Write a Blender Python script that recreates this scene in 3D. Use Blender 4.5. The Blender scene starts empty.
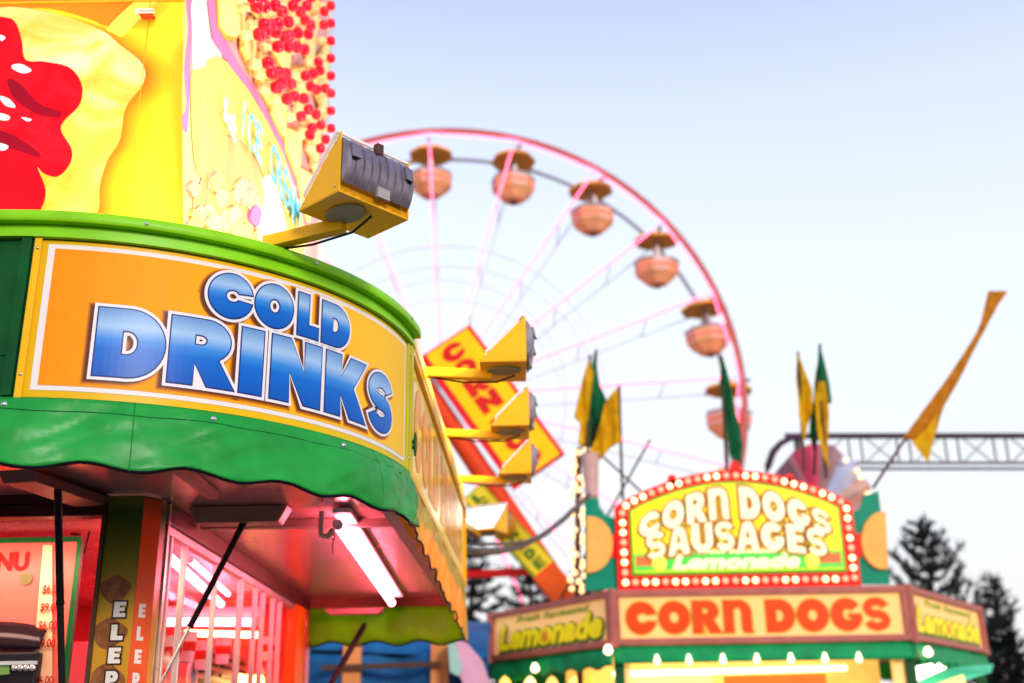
import bpy, bmesh, math, random
from mathutils import Vector, Matrix, geometry, noise as mnoise
random.seed(7)
R = math.radians
V3 = Vector
sc = bpy.context.scene
COL = sc.collection

# ---------------------------------------------------------------- camera, world, sun, exposure
FPX, PITCH, ROLL, EYE = 1126.0, R(19.7), R(-1.0), 1.6
cam_d = bpy.data.cameras.new('camera'); cam = bpy.data.objects.new('camera', cam_d); COL.objects.link(cam)
cam_d.sensor_width = 36.0; cam_d.lens = FPX/1024*36.0; cam_d.clip_end = 2000; cam_d.clip_start = .05
CM = Matrix.Rotation(math.pi/2+PITCH, 3, 'X') @ Matrix.Rotation(ROLL, 3, 'Z')
cam.matrix_world = Matrix.Translation((0, 0, EYE)) @ CM.to_4x4()
cam_d.dof.use_dof = True; cam_d.dof.focus_distance = 3.55; cam_d.dof.aperture_fstop = 1.9
cam_d.dof.aperture_blades = 0
sc.camera = cam
EYEP = V3((0, 0, EYE))

w = bpy.data.worlds.new('World'); sc.world = w; w.use_nodes = True
wn = w.node_tree; wn.nodes.clear()
wo = wn.nodes.new('ShaderNodeOutputWorld'); bg = wn.nodes.new('ShaderNodeBackground')
sky = wn.nodes.new('ShaderNodeTexSky'); sky.sky_type = 'NISHITA'; sky.sun_disc = False
SUN_EL, SUN_AZ = R(7), R(75)
sky.sun_elevation = SUN_EL; sky.sun_rotation = SUN_AZ; sky.air_density = 1.0; sky.dust_density = .6; sky.ozone_density = 2.0
# thin dusk haze: a pale blue-to-cream vertical ramp mixed over the physical sky
tc = wn.nodes.new('ShaderNodeTexCoord'); sx = wn.nodes.new('ShaderNodeSeparateXYZ'); rp = wn.nodes.new('ShaderNodeValToRGB')
wn.links.new(tc.outputs['Generated'], sx.inputs[0]); wn.links.new(sx.outputs['Z'], rp.inputs[0])
SKYR = [(0.0, (.70, .66, .66)), (.10, (.71, .69, .69)), (.20, (.71, .73, .77)), (.36, (.68, .735, .81)), (.50, (.56, .63, .81)), (.62, (.385, .445, .70)), (1.0, (.25, .33, .62))]
while len(rp.color_ramp.elements) < len(SKYR): rp.color_ramp.elements.new(.5)
for e, (p, c) in zip(rp.color_ramp.elements, SKYR): e.position = p; e.color = (*c, 1)
mul = wn.nodes.new('ShaderNodeVectorMath'); mul.operation = 'SCALE'; mul.inputs['Scale'].default_value = 9.6
mr_ = wn.nodes.new('ShaderNodeMapRange'); mr_.inputs['From Min'].default_value = -.5; mr_.inputs['From Max'].default_value = .5; mr_.inputs['To Min'].default_value = 10.3; mr_.inputs['To Max'].default_value = 8.9
wn.links.new(sx.outputs['X'], mr_.inputs['Value']); wn.links.new(mr_.outputs[0], mul.inputs['Scale'])
wn.links.new(rp.outputs[0], mul.inputs[0])
mx = wn.nodes.new('ShaderNodeMixRGB'); mx.inputs[0].default_value = .90
wn.links.new(sky.outputs[0], mx.inputs[1]); wn.links.new(mul.outputs[0], mx.inputs[2])
wn.links.new(mx.outputs[0], bg.inputs[0]); bg.inputs[1].default_value = .10
wn.links.new(bg.outputs[0], wo.inputs[0])

sd = bpy.data.lights.new('sun', 'SUN'); sd.energy = 1.45; sd.angle = R(12); sd.color = (1, .93, .85)
so = bpy.data.objects.new('sun', sd); COL.objects.link(so)
# low sun glow, behind the camera and to the side
so.rotation_euler = (R(72), 0, R(25)); so.location = (0, -20, 20)

vs = sc.view_settings; vs.view_transform = 'Standard'; vs.look = 'None'; vs.exposure = 0.70; vs.gamma = 1.0; vs.use_curve_mapping = False
sc.render.engine = 'CYCLES'
sc.cycles.max_bounces = 6; sc.cycles.diffuse_bounces = 3; sc.cycles.glossy_bounces = 3; sc.cycles.transmission_bounces = 3
sc.cycles.sample_clamp_indirect = 6; sc.cycles.caustics_reflective = False; sc.cycles.caustics_refractive = False
sc.cycles.use_denoising = True

# ---------------------------------------------------------------- helpers
def ray(x, y): return CM @ V3(((x-512)/FPX, (341.5-y)/FPX, -1.0))
def at_y(x, y, Y): d = ray(x, y); return EYEP + d*(Y/d.y)
def at_x(x, y, X): d = ray(x, y); return EYEP + d*(X/d.x)
def at_z(x, y, z): d = ray(x, y); return EYEP + d*((z-EYE)/d.z)

MATS = {}
def mat(name, col, rough=.5, metal=0.0, em=None, es=0.0, var=.08, scale=6.0, bump=0.0, bscale=30.0, spec=.12, trans=0.0, coat=0.0):
    if name in MATS: return MATS[name]
    m = bpy.data.materials.new(name); m.use_nodes = True; nt = m.node_tree; b = nt.nodes['Principled BSDF']
    b.inputs['Roughness'].default_value = rough; b.inputs['Metallic'].default_value = metal
    b.inputs['Specular IOR Level'].default_value = spec
    if coat: b.inputs['Coat Weight'].default_value = coat
    if trans: b.inputs['Transmission Weight'].default_value = trans
    tcn = nt.nodes.new('ShaderNodeTexCoord')
    if var > 0:
        n = nt.nodes.new('ShaderNodeTexNoise'); n.inputs['Scale'].default_value = scale; n.inputs['Detail'].default_value = 5
        r = nt.nodes.new('ShaderNodeValToRGB'); nt.links.new(tcn.outputs['Object'], n.inputs['Vector']); nt.links.new(n.outputs['Fac'], r.inputs[0])
        r.color_ramp.elements[0].position = .3; r.color_ramp.elements[1].position = .7
        r.color_ramp.elements[0].color = (*[max(0, c*(1-var)) for c in col], 1); r.color_ramp.elements[1].color = (*[min(1, c*(1+var)) for c in col], 1)
        nt.links.new(r.outputs[0], b.inputs['Base Color'])
        rr = nt.nodes.new('ShaderNodeMapRange'); rr.inputs['To Min'].default_value = max(0.02, rough-.08); rr.inputs['To Max'].default_value = min(1, rough+.1)
        nt.links.new(n.outputs['Fac'], rr.inputs['Value']); nt.links.new(rr.outputs[0], b.inputs['Roughness'])
    else: b.inputs['Base Color'].default_value = (*col, 1)
    if bump:
        n2 = nt.nodes.new('ShaderNodeTexNoise'); n2.inputs['Scale'].default_value = bscale; bp = nt.nodes.new('ShaderNodeBump')
        bp.inputs['Strength'].default_value = bump; bp.inputs['Distance'].default_value = .01
        nt.links.new(tcn.outputs['Object'], n2.inputs['Vector']); nt.links.new(n2.outputs['Fac'], bp.inputs['Height']); nt.links.new(bp.outputs[0], b.inputs['Normal'])
    if em: b.inputs['Emission Color'].default_value = (*em, 1); b.inputs['Emission Strength'].default_value = es
    MATS[name] = m; return m

def ramp_mat(name, stops, axis='Z', lo=0.0, hi=1.0, rough=.35, es=0.0, var=.04, scale=20):
    """printed colour gradient along an object axis (artwork)"""
    if name in MATS: return MATS[name]
    m = bpy.data.materials.new(name); m.use_nodes = True; nt = m.node_tree; b = nt.nodes['Principled BSDF']; b.inputs['Roughness'].default_value = rough; b.inputs['Specular IOR Level'].default_value = .12
    t = nt.nodes.new('ShaderNodeTexCoord'); s = nt.nodes.new('ShaderNodeSeparateXYZ'); mr = nt.nodes.new('ShaderNodeMapRange'); r = nt.nodes.new('ShaderNodeValToRGB')
    mr.inputs['From Min'].default_value = lo; mr.inputs['From Max'].default_value = hi
    nt.links.new(t.outputs['Object'], s.inputs[0]); nt.links.new(s.outputs[axis], mr.inputs['Value'])
    n = nt.nodes.new('ShaderNodeTexNoise'); n.inputs['Scale'].default_value = scale; nt.links.new(t.outputs['Object'], n.inputs['Vector'])
    ma = nt.nodes.new('ShaderNodeMath'); ma.operation = 'MULTIPLY_ADD'; ma.inputs[1].default_value = var*2; ma.inputs[2].default_value = -var
    nt.links.new(n.outputs['Fac'], ma.inputs[0]); ad = nt.nodes.new('ShaderNodeMath'); nt.links.new(mr.outputs[0], ad.inputs[0]); nt.links.new(ma.outputs[0], ad.inputs[1])
    nt.links.new(ad.outputs[0], r.inputs[0])
    while len(r.color_ramp.elements) < len(stops): r.color_ramp.elements.new(.5)
    for e, (p, c) in zip(r.color_ramp.elements, stops): e.position = p; e.color = (*c, 1)
    nt.links.new(r.outputs[0], b.inputs['Base Color'])
    if es: nt.links.new(r.outputs[0], b.inputs['Emission Color']); b.inputs['Emission Strength'].default_value = es
    MATS[name] = m; return m

def lin(r, g, b):
    f = lambda c: ((c/255+.055)/1.055)**2.4 if c > 10 else c/255/12.92
    return (f(r), f(g), f(b))

def tag(o, label=None, cat=None, group=None, kind=None):
    if label: o['label'] = label
    if cat: o['category'] = cat
    if group: o['group'] = group
    if kind: o['kind'] = kind
    return o
def thing(name, label, cat, loc=(0, 0, 0), group=None):
    o = bpy.data.objects.new(name, None); COL.objects.link(o); o.location = loc; o.empty_display_size = .1
    return tag(o, label, cat, group)
def root_of(o):
    while o.parent: o = o.parent
    return o

class MB:
    def __init__(s): s.v = []; s.f = []; s.m = []
    def add(s, vs_, fs, mi=0):
        k = len(s.v); s.v += [V3(q) for q in vs_]; s.f += [[i+k for i in f] for f in fs]; s.m += [mi]*len(fs); return s
    def box(s, c, d, rot=None, mi=0):
        c = V3(c); P = []
        for x in (-.5, .5):
            for y in (-.5, .5):
                for z in (-.5, .5):
                    p = V3((x*d[0], y*d[1], z*d[2]))
                    if rot is not None: p = rot @ p
                    P.append(c+p)
        return s.add(P, [(0, 1, 3, 2), (4, 6, 7, 5), (0, 4, 5, 1), (2, 3, 7, 6), (0, 2, 6, 4), (1, 5, 7, 3)], mi)
    def bb(s, a, b, mi=0):
        return s.box([(a[i]+b[i])/2 for i in range(3)], [abs(b[i]-a[i]) for i in range(3)], None, mi)
    def tube(s, pts, r, n=8, mi=0, closed=False):
        pts = [V3(p) for p in pts]; k = len(pts); rs = r if isinstance(r, (list, tuple)) else [r]*k; base = len(s.v)
        up = V3((0, 0, 1))
        for i, p in enumerate(pts):
            a = pts[(i-1) % k] if closed else pts[max(0, i-1)]; b = pts[(i+1) % k] if closed else pts[min(k-1, i+1)]
            t = (b-a).normalized(); u = t.cross(up if abs(t.z) < .95 else V3((1, 0, 0))).normalized(); q = t.cross(u)
            for j in range(n):
                an = 2*math.pi*j/n; s.v.append(p+(u*math.cos(an)+q*math.sin(an))*rs[i])
        for i in range(k if closed else k-1):
            for j in range(n):
                a = base+i*n+j; b = base+i*n+(j+1) % n; c = base+((i+1) % k)*n+(j+1) % n; d = base+((i+1) % k)*n+j
                s.f.append([a, b, c, d]); s.m.append(mi)
        if not closed:
            s.f.append([base+j for j in range(n)][::-1]); s.m.append(mi); s.f.append([base+(k-1)*n+j for j in range(n)]); s.m.append(mi)
        return s
    def bar(s, a, b, w_, h_, mi=0, up=V3((0, 0, 1))):
        a = V3(a); b = V3(b); t = (b-a); L = t.length; t.normalize()
        if abs(t.dot(up)) > .98: up = V3((0, 1, 0))
        x = t.cross(up).normalized(); z = x.cross(t)
        m = Matrix((x, t, z)).transposed(); return s.box((a+b)/2, (w_, L, h_), m, mi)
    def lathe(s, prof, o=(0, 0, 0), n=16, mi=0, frame=None):
        o = V3(o); base = len(s.v); k = len(prof); F = frame if frame is not None else Matrix.Identity(3)
        for (r, z) in prof:
            for j in range(n):
                a = 2*math.pi*(j+.5)/n; s.v.append(o+F @ V3((r*math.cos(a), r*math.sin(a), z)))
        for i in range(k-1):
            for j in range(n):
                s.f.append([base+i*n+j, base+i*n+(j+1) % n, base+(i+1)*n+(j+1) % n, base+(i+1)*n+j]); s.m.append(mi)
        if prof[0][0] > 1e-5: s.f.append([base+j for j in range(n)][::-1]); s.m.append(mi)
        if prof[-1][0] > 1e-5: s.f.append([base+(k-1)*n+j for j in range(n)]); s.m.append(mi)
        return s
    def ball(s, c, r, n=10, mi=0, sz=1.0):
        return s.lathe([(r*math.sin(math.pi*i/(n//2+1)) if 0 < i < n//2+1 else 1e-6, -r*sz*math.cos(math.pi*i/(n//2+1))) for i in range(n//2+2)], c, n, mi)
    def prism(s, pts, d, mi=0):
        pts = [V3(p) for p in pts]; d = V3(d); n = len(pts)
        tr = geometry.tessellate_polygon([pts])
        s.add(pts+[p+d for p in pts], [list(t) for t in tr]+[[i+n for i in t[::-1]] for t in tr]+[[i, (i+1) % n, (i+1) % n+n, i+n] for i in range(n)], mi); return s
    def grid(s, fn, nu, nv, mi=0):
        base = len(s.v)
        for i in range(nu+1):
            for j in range(nv+1): s.v.append(V3(fn(i/nu, j/nv)))
        for i in range(nu):
            for j in range(nv):
                a = base+i*(nv+1)+j; s.f.append([a, a+nv+1, a+nv+2, a+1]); s.m.append(mi)
        return s
    def build(s, name, mats, parent=None, smooth=False, bevel=0, solid=0, fixn=True):
        me = bpy.data.meshes.new(name)
        off = root_of(parent).location if parent else V3((0, 0, 0))
        me.from_pydata([v-off for v in s.v], [], s.f)
        if not isinstance(mats, (list, tuple)): mats = [mats]
        for m_ in mats: me.materials.append(m_)
        me.polygons.foreach_set('material_index', s.m)
        if fixn:
            bm = bmesh.new(); bm.from_mesh(me); bmesh.ops.recalc_face_normals(bm, faces=bm.faces); bm.to_mesh(me); bm.free()
        if smooth: me.polygons.foreach_set('use_smooth', [True]*len(me.polygons)); me.set_sharp_from_angle(angle=R(42))
        me.update()
        o = bpy.data.objects.new(name, me); COL.objects.link(o)
        if parent: o.parent = parent
        if solid:
            md = o.modifiers.new('solid', 'SOLIDIFY'); md.thickness = solid; md.offset = 0
        if bevel:
            md = o.modifiers.new('bevel', 'BEVEL'); md.width = bevel; md.segments = 2; md.limit_method = 'ANGLE'
        return o

def copy_tree(o, parent=None):
    c = o.copy(); COL.objects.link(c); c.parent = parent
    for ch in list(o.children): copy_tree(ch, c)
    return c

# ---- 2D lettering: loops -> flat solids
def arc(cx, cy, rx, ry, a0, a1, n=14):
    return [(cx+rx*math.cos(R(a0+(a1-a0)*i/n)), cy+ry*math.sin(R(a0+(a1-a0)*i/n))) for i in range(n+1)]
def stroke(path, w_):
    L, Rr = [], []
    for i, p in enumerate(path):
        a = path[max(0, i-1)]; b = path[min(len(path)-1, i+1)]; dx, dy = b[0]-a[0], b[1]-a[1]; l = math.hypot(dx, dy) or 1
        nx, ny = -dy/l*w_/2, dx/l*w_/2; L.append((p[0]+nx, p[1]+ny)); Rr.append((p[0]-nx, p[1]-ny))
    return L+Rr[::-1]
def s_glyph(w_=.24):
    c = arc(.40, .69, .28, .19, 12, 270, 22)+arc(.40, .31, .28, .19, 90, -168, 22)[1:]
    return stroke(c, w_)
G = {   # ultra-heavy display capitals: list of loops (first = outline, rest = counters), advance
 'C': ([arc(.5, .5, .5, .5, 13, 347, 34)+arc(.54, .5, .17, .15, 325, 35, 16)], .97),
 'O': ([arc(.5, .5, .5, .5, 0, 350, 34), arc(.5, .5, .15, .17, 0, 345, 18)], 1.0),
 'L': ([[(0, 0), (.72, 0), (.72, .27), (.36, .27), (.36, 1), (0, 1)]], .74),
 'D': ([[(0, 0), (.42, 0)]+arc(.42, .5, .48, .5, -88, 88, 18)+[(.42, 1), (0, 1)], [(.33, .32), (.40, .32)]+arc(.41, .5, .14, .18, -85, 85, 8)+[(.33, .68)]], .92),
 'Q': ([[(0, 0), (.92, 0), (.68, .40)]+arc(.50, .69, .34, .31, -55, 85, 12)+[(.5, 1), (0, 1)], [(.33, .60), (.42, .60)]+arc(.42, .68, .09, .08, -80, 80, 6)+[(.33, .76)]], .92),   # R with its leg notch closed, for outlines
 'R': ([[(0, 0), (.33, 0), (.345, .34), (.54, 0), (.92, 0), (.68, .40)]+arc(.50, .69, .34, .31, -55, 85, 12)+[(.5, 1), (0, 1)], [(.33, .60), (.42, .60)]+arc(.42, .68, .09, .08, -80, 80, 6)+[(.33, .76)]], .92),
 'I': ([[(0, 0), (.34, 0), (.34, 1), (0, 1)]], .36),
 'N': ([[(0, 0), (.32, 0), (.32, .48), (.60, 0), (.92, 0), (.92, 1), (.60, 1), (.60, .50), (.32, 1), (0, 1)]], .93),
 'K': ([[(0, 0), (.33, 0), (.33, .36), (.56, 0), (.96, 0), (.62, .52), (.94, 1), (.56, 1), (.33, .64), (.33, 1), (0, 1)]], .95),
 'S': ([s_glyph()], .8),
 'A': ([[(0, 0), (.3, 0), (.36, .2), (.56, .2), (.6, 0), (.92, 0), (.78, .75)]+arc(.5, .72, .27, .28, 10, 170, 12)+[(.2, .7)], [(.40, .42), (.54, .42), (.50, .66), (.44, .66)]], .94),
 'U': ([[(0, 1), (0, .35)]+arc(.44, .36, .44, .36, 180, 360, 16)+[(.88, 1), (.56, 1), (.56, .34), (.50, .27), (.40, .27), (.34, .34), (.34, 1)]], .9),
 'G': ([arc(.5, .5, .5, .5, 35, 345, 30)+[(.96, .52), (.56, .52), (.56, .40), (.68, .38)]+arc(.54, .5, .16, .17, 300, 45, 14)], .98),
 'E': ([[(0, 0), (.72, 0), (.72, .25), (.36, .25), (.36, .39), (.66, .39), (.66, .62), (.36, .62), (.36, .76), (.72, .76), (.72, 1), (0, 1)]], .76),
 'n': ([[(0, 0), (.32, 0), (.32, .68), (.40, .76), (.50, .76), (.56, .68), (.56, .12), (.62, 0), (.92, 0), (.88, .12), (.88, .62)]+arc(.5, .62, .38, .38, 5, 95, 10)+[(.2, 1), (0, 1)]], .93),
 'P': ([[(0, 0), (.34, 0), (.34, .30), (.5, .30)]+arc(.5, .65, .36, .35, -85, 85, 14)+[(0, 1)], [(.34, .56), (.42, .56)]+arc(.42, .65, .09, .09, -80, 80, 6)+[(.34, .74)]], .88),
 'H': ([[(0, 0), (.33, 0), (.33, .36), (.55, .36), (.55, 0), (.88, 0), (.88, 1), (.55, 1), (.55, .63), (.33, .63), (.33, 1), (0, 1)]], .9),
 'T': ([[(.24, 0), (.58, 0), (.58, .74), (.84, .74), (.84, 1), (0, 1), (0, .74), (.24, .74)]], .86),
 'M': ([[(0, 0), (.3, 0), (.3, .5), (.46, .1), (.60, .1), (.76, .5), (.76, 0), (1.06, 0), (1.06, 1), (.70, 1), (.53, .55), (.36, 1), (0, 1)]], 1.08),
}
def area(l): return sum(l[i][0]*l[(i+1) % len(l)][1]-l[(i+1) % len(l)][0]*l[i][1] for i in range(len(l)))/2
def grow(loop, d):
    n = len(loop); out = []
    for i in range(n):
        p0, p, p1 = loop[i-1], loop[i], loop[(i+1) % n]
        a = (p[0]-p0[0], p[1]-p0[1]); b = (p1[0]-p[0], p1[1]-p[1]); la = math.hypot(*a) or 1e-9; lb = math.hypot(*b) or 1e-9
        na = (a[1]/la, -a[0]/la); nb = (b[1]/lb, -b[0]/lb); m_ = (na[0]+nb[0], na[1]+nb[1]); l2 = m_[0]**2+m_[1]**2
        k = 2/max(l2, .9); out.append((p[0]+m_[0]*d*k, p[1]+m_[1]*d*k))
    return out
def clean(loop):
    o = []
    for p in loop:
        if not o or math.hypot(p[0]-o[-1][0], p[1]-o[-1][1]) > 1e-5: o.append(p)
    if len(o) > 1 and math.hypot(o[0][0]-o[-1][0], o[0][1]-o[-1][1]) < 1e-5: o.pop()
    return o
def glyph_loops(ch, x, y, wd, ht, d=0.0):
    """character ch in the box (x,y)-(x+wd,y+ht), outline grown by d"""
    if ch == 'R' and d > .012: ch = 'Q'
    loops, adv = G[ch]; xs = [p[0] for l in loops for p in l]; x0, x1 = min(xs), max(xs); res = []
    for k, l in enumerate(loops):
        q = clean([(x+(p[0]-x0)/(x1-x0)*wd, y+p[1]*ht) for p in l])
        if (area(q) > 0) != (k == 0): q = q[::-1]
        if d:
            g = grow(q, d)
            if k > 0 and area(g) > -abs(area(q))*.05: continue
            if k > 0:
                wx = max(p[0] for p in q)-min(p[0] for p in q); hy = max(p[1] for p in q)-min(p[1] for p in q)
                if min(wx, hy) < 2.3*d: continue
            q = g
        res.append(q)
    return res
def word_boxes(word, x, y, wtot, h_, gap=.03):
    adv = [G[c][1] if c != ' ' else .3 for c in word]; k = wtot/(sum(adv)+gap*(len(word)-1)); out = []
    for c, a in zip(word, adv):
        if c != ' ': out.append((c, x, y, a*k*.97, h_))
        x += (a+gap)*k
    return out
def solid2d(mb, loops, mapf, h0, h1, mi=0, step=None, tri=None):
    """loops in (u,v) -> solid between heights h0,h1; mapf(u,v,h)->xyz; step = max u length for bending"""
    bm = bmesh.new()
    if tri is None:
        flat = [p for l in loops for p in l]; tr = geometry.tessellate_polygon([[V3((p[0], p[1], 0)) for p in l] for l in loops])
    else: flat, tr = tri
    bv = [bm.verts.new((p[0], p[1], 0)) for p in flat]
    for t in tr:
        try: bm.faces.new([bv[i] for i in t])
        except ValueError: pass
    bmesh.ops.remove_doubles(bm, verts=bm.verts, dist=1e-6)
    if step:
        us = [v.co.x for v in bm.verts]; u = math.floor(min(us)/step)*step+step
        while u < max(us):
            bmesh.ops.bisect_plane(bm, geom=bm.verts[:]+bm.edges[:]+bm.faces[:], plane_co=(u, 0, 0), plane_no=(1, 0, 0)); u += step
    bm.verts.ensure_lookup_table(); bm.verts.index_update()
    n = len(bm.verts); P = [mapf(v.co.x, v.co.y, h1) for v in bm.verts]
    F = [[v.index for v in f.verts] for f in bm.faces]; E = []
    if h0 is not None:
        P += [mapf(v.co.x, v.co.y, h0) for v in bm.verts]
        E = [[e.verts[0].index, e.verts[1].index, e.verts[1].index+n, e.verts[0].index+n] for e in bm.edges if len(e.link_faces) == 1]
    mb.add(P, F+E, mi); bm.free()
def text2d(body, size=1.0, offset=0.0, shear=0.0, space=1.0):
    cu = bpy.data.curves.new('tmp', 'FONT'); cu.body = body; cu.size = size; cu.offset = offset; cu.shear = shear; cu.space_character = space; cu.resolution_u = 4
    ob = bpy.data.objects.new('tmp', cu); COL.objects.link(ob)
    dg = bpy.context.evaluated_depsgraph_get(); me = bpy.data.meshes.new_from_object(ob.evaluated_get(dg))
    vs_ = [(v.co.x, v.co.y) for v in me.vertices]; fs = [list(p.vertices) for p in me.polygons]
    bpy.data.objects.remove(ob); bpy.data.curves.remove(cu); bpy.data.meshes.remove(me)
    return vs_, fs
def fit_text(body, x, y, wd, ht, offset=.0, shear=0., grow_=0.):
    vs_, fs = text2d(body, 1.0, offset, shear); xs = [p[0] for p in vs_]; ys = [p[1] for p in vs_]
    x0, x1, y0, y1 = min(xs), max(xs), min(ys), max(ys)
    return [(x+(p[0]-x0)/(x1-x0)*wd, y+(p[1]-y0)/(y1-y0)*ht) for p in vs_], fs

def bold_text(mb, body, x, y, wd, ht, gr, mapf, h, shear=.25):
    vs_, fs = fit_text(body, x, y, wd, ht, .012, shear)
    for k in range(9):
        a = 2*math.pi*k/8; dx, dy = (0, 0) if k == 8 else (gr*math.cos(a), gr*math.sin(a))
        solid2d(mb, None, mapf, None, h+.0003*k, 0, None, ([(p[0]+dx, p[1]+dy) for p in vs_], fs))

# ---------------------------------------------------------------- common materials
m_ylw = mat('yellow_paint', (.92, .46, .002), .35, coat=.05, spec=.2, var=.06)
m_sgny = mat('sign_yellow', (.80, .50, .03), .35, var=.05)
m_steel = mat('brushed_steel', (.62, .60, .58), .28, .9, var=.1, scale=14)
m_alu = mat('aluminium', (.55, .52, .50), .4, .8, var=.1)
m_dark = mat('black_rubber', (.015, .014, .014), .5)
m_brown = mat('brown_metal', (.10, .05, .035), .4, .3)
m_grey = mat('grey_powdercoat', (.24, .20, .235), .30, .55, var=.25, scale=16)
m_white = mat('white_paint', (.82, .78, .75), .4)
m_lime = mat('green_roof_trim', (.24, .62, .002), .4, var=.15, spec=.25)
m_dgreen = mat('dark_green_paint', (.003, .075, .016), .38, var=.3)
m_red = mat('red_paint', (.85, .012, .006), .35)
m_redletter = mat('red_letter_paint', (.70, .015, .01), .4)  # plain red paint for the board letters

# ================================================================ setting
g = MB(); g.add([(-400, -60, 0), (400, -60, 0), (400, 900, 0), (-400, 900, 0)], [(0, 1, 2, 3)])
tag(g.build('ground', mat('asphalt_lot', (.16, .15, .14), .85, var=.25, scale=.8, bump=.5, bscale=60)), kind='structure')

# ================================================================ cold drinks stand
stand = thing('drinks_stand', 'orange and green food stand with curved cold drinks fascia and red lit interior', 'food stand', (-1.53, 4.2, 0))
CXc, CYc, RC = -1.53, 4.2, 1.14
FE = (-.333, 7.15)                      # far end of the flank
TH1 = 1.66/RC
PJ = (CXc+RC*math.sin(TH1), CYc-RC*math.cos(TH1))
fl = V3((FE[0]-PJ[0], FE[1]-PJ[1])); FLL = fl.length; fl.normalize()
S1 = 1.66
def path(s, h=0.0):
    if s < 0: return CXc+s, CYc-RC-h
    if s <= S1: a = s/RC; return CXc+(RC+h)*math.sin(a), CYc-(RC+h)*math.cos(a)
    q = s-S1; n = (fl.y, -fl.x); k = min(1, q/.06); a = TH1; na = (math.sin(a)*(1-k)+n[0]*k, -math.cos(a)*(1-k)+n[1]*k)
    return PJ[0]+fl.x*q+na[0]*h, PJ[1]+fl.y*q+na[1]*h
SE = S1+FLL
def onp(s, z, h=0.0): x, y = path(s, h); return V3((x, y, z))
def sweep(mb, s0, s1, prof, n=60, mi=0, cap=True):
    """sweep a closed (h,z) profile along the fascia path"""
    base = len(mb.v); k = len(prof)
    for i in range(n+1):
        s = s0+(s1-s0)*i/n
        for (h, z) in prof: mb.v.append(onp(s, z, h))
    for i in range(n):
        for j in range(k):
            a = base+i*k+j; b = base+i*k+(j+1) % k; mb.f.append([a, b, b+k, a+k]); mb.m.append(mi)
    if cap:
        mb.f.append([base+j for j in range(k)]); mb.m.append(mi); mb.f.append([base+n*k+j for j in range(k)]); mb.m.append(mi)
def rect(h0, h1, z0, z1): return [(h0, z0), (h1, z0), (h1, z1), (h0, z1)]
SL = -4.2
# roof rim: lower lip and bright upper cap
b = MB(); sweep(b, S1+.06, SE, [(-.05, 3.05), (.022, 3.05), (.022, 3.07), (.014, 3.08), (.014, 3.135), (-.06, 3.14)], 30); b.build('flank_trim', m_ylw, stand, smooth=True)
b = MB(); sweep(b, SL, S1+.055, [(-.05, 3.05), (.022, 3.05), (.022, 3.062), (.012, 3.066), (.012, 3.092), (-.05, 3.092)], 110)
sweep(b, SL, S1+.055, [(-.06, 3.094), (.040, 3.094), (.043, 3.098), (.043, 3.120), (.036, 3.130), (-.06, 3.130)], 110)
rim = b.build('roof_trim', m_lime, stand, smooth=True)
for s, z in ((.965, 3.110), (1.55, 3.115), (.42, 3.110), (-.35, 3.110)):
    b = MB(); x, y = path(s, .043); a = s/RC if 0 <= s <= S1 else (0 if s < 0 else math.pi/2)
    fr = Matrix.Rotation(a, 3, 'Z') @ Matrix.Rotation(R(90), 3, 'X')
    b.lathe([(.006, 0), (.006, .003), (.003, .005), (1e-5, .0055)], (x, y, z), 10, 0, fr); b.build('screw', m_steel, rim, smooth=True)
# roof deck
b = MB(); pts = [onp(SL+(SE-SL)*i/80, 3.05, -.05) for i in range(81)]
pts += [V3((FE[0]-1.0, FE[1], 3.05)), V3((-5.7, FE[1], 3.05))]
b.prism(pts, (0, 0, .04)); b.build('roof', mat('roof_panel', (.62, .60, .30), .5), stand)
# backing carcass of the fascia
b = MB(); sweep(b, SL, SE, rect(-.05, -.004, 2.51, 3.048), 110)
b.build('fascia', m_dgreen, stand, smooth=True)
# yellow sign plate with border
b = MB(); sweep(b, .126, 1.622, rect(-.003, .003, 2.556, 3.046), 50); plate = b.build('sign_plate', ramp_mat('fascia_yellow_print', [(0, (.66, .40, .004)), (.5, (.92, .46, .004)), (1, (.72, .50, .01))], 'X', 0, 1.15), stand, smooth=True)
b = MB(); sweep(b, .150, 1.604, rect(.002, .0045, 2.577, 3.033), 50); b.build('border', mat('border_white', (.80, .72, .68), .4, var=.03), plate, smooth=True)
b = MB(); sweep(b, .170, 1.586, rect(.004, .006, 2.592, 3.0185), 50)
b.build('orange_print', ramp_mat('orange_print', [(0, (.92, .22, .001)), (.35, (1, .32, .001)), (.7, (1, .44, .004)), (1, (.98, .55, .03))], 'X', .0, 1.12, .5), plate, smooth=True)
DR = [('D', .314, .193), ('R', .521, .198), ('I', .737, .073), ('N', .840, .192), ('K', 1.054, .203), ('S', 1.277, .166)]
CO = [('C', .622, .140), ('O', .773, .136), ('L', .929, .084), ('D', 1.028, .128)]
def layer(name, d, h0, h1, m_, dx=0, dz=0):
    b = MB()
    for ch, x, wd in DR:
        solid2d(b, glyph_loops(ch, x+dx, 2.628+dz, wd, .210, d), lambda u, v, h: onp(u, v, h), h0, h1, 0, .02)
    for ch, x, wd in CO:
        solid2d(b, glyph_loops(ch, x+dx, 2.860+dz, wd, .146, d), lambda u, v, h: onp(u, v, h), h0, h1, 0, .02)
    return b.build(name, m_, plate)
for k, (d, c) in enumerate([(.0225, (.80, .25, .002)), (.0200, (.62, .18, .003)), (.0175, (.42, .11, .006)), (.0150, (.24, .06, .008)), (.0125, (.12, .03, .01))]):
    layer('lettering_shadow', d, None, .0066+.00035*k, mat('print_shadow_%s' % 'abcde'[k], c, .35, var=.03), -.010, -.006)
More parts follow.
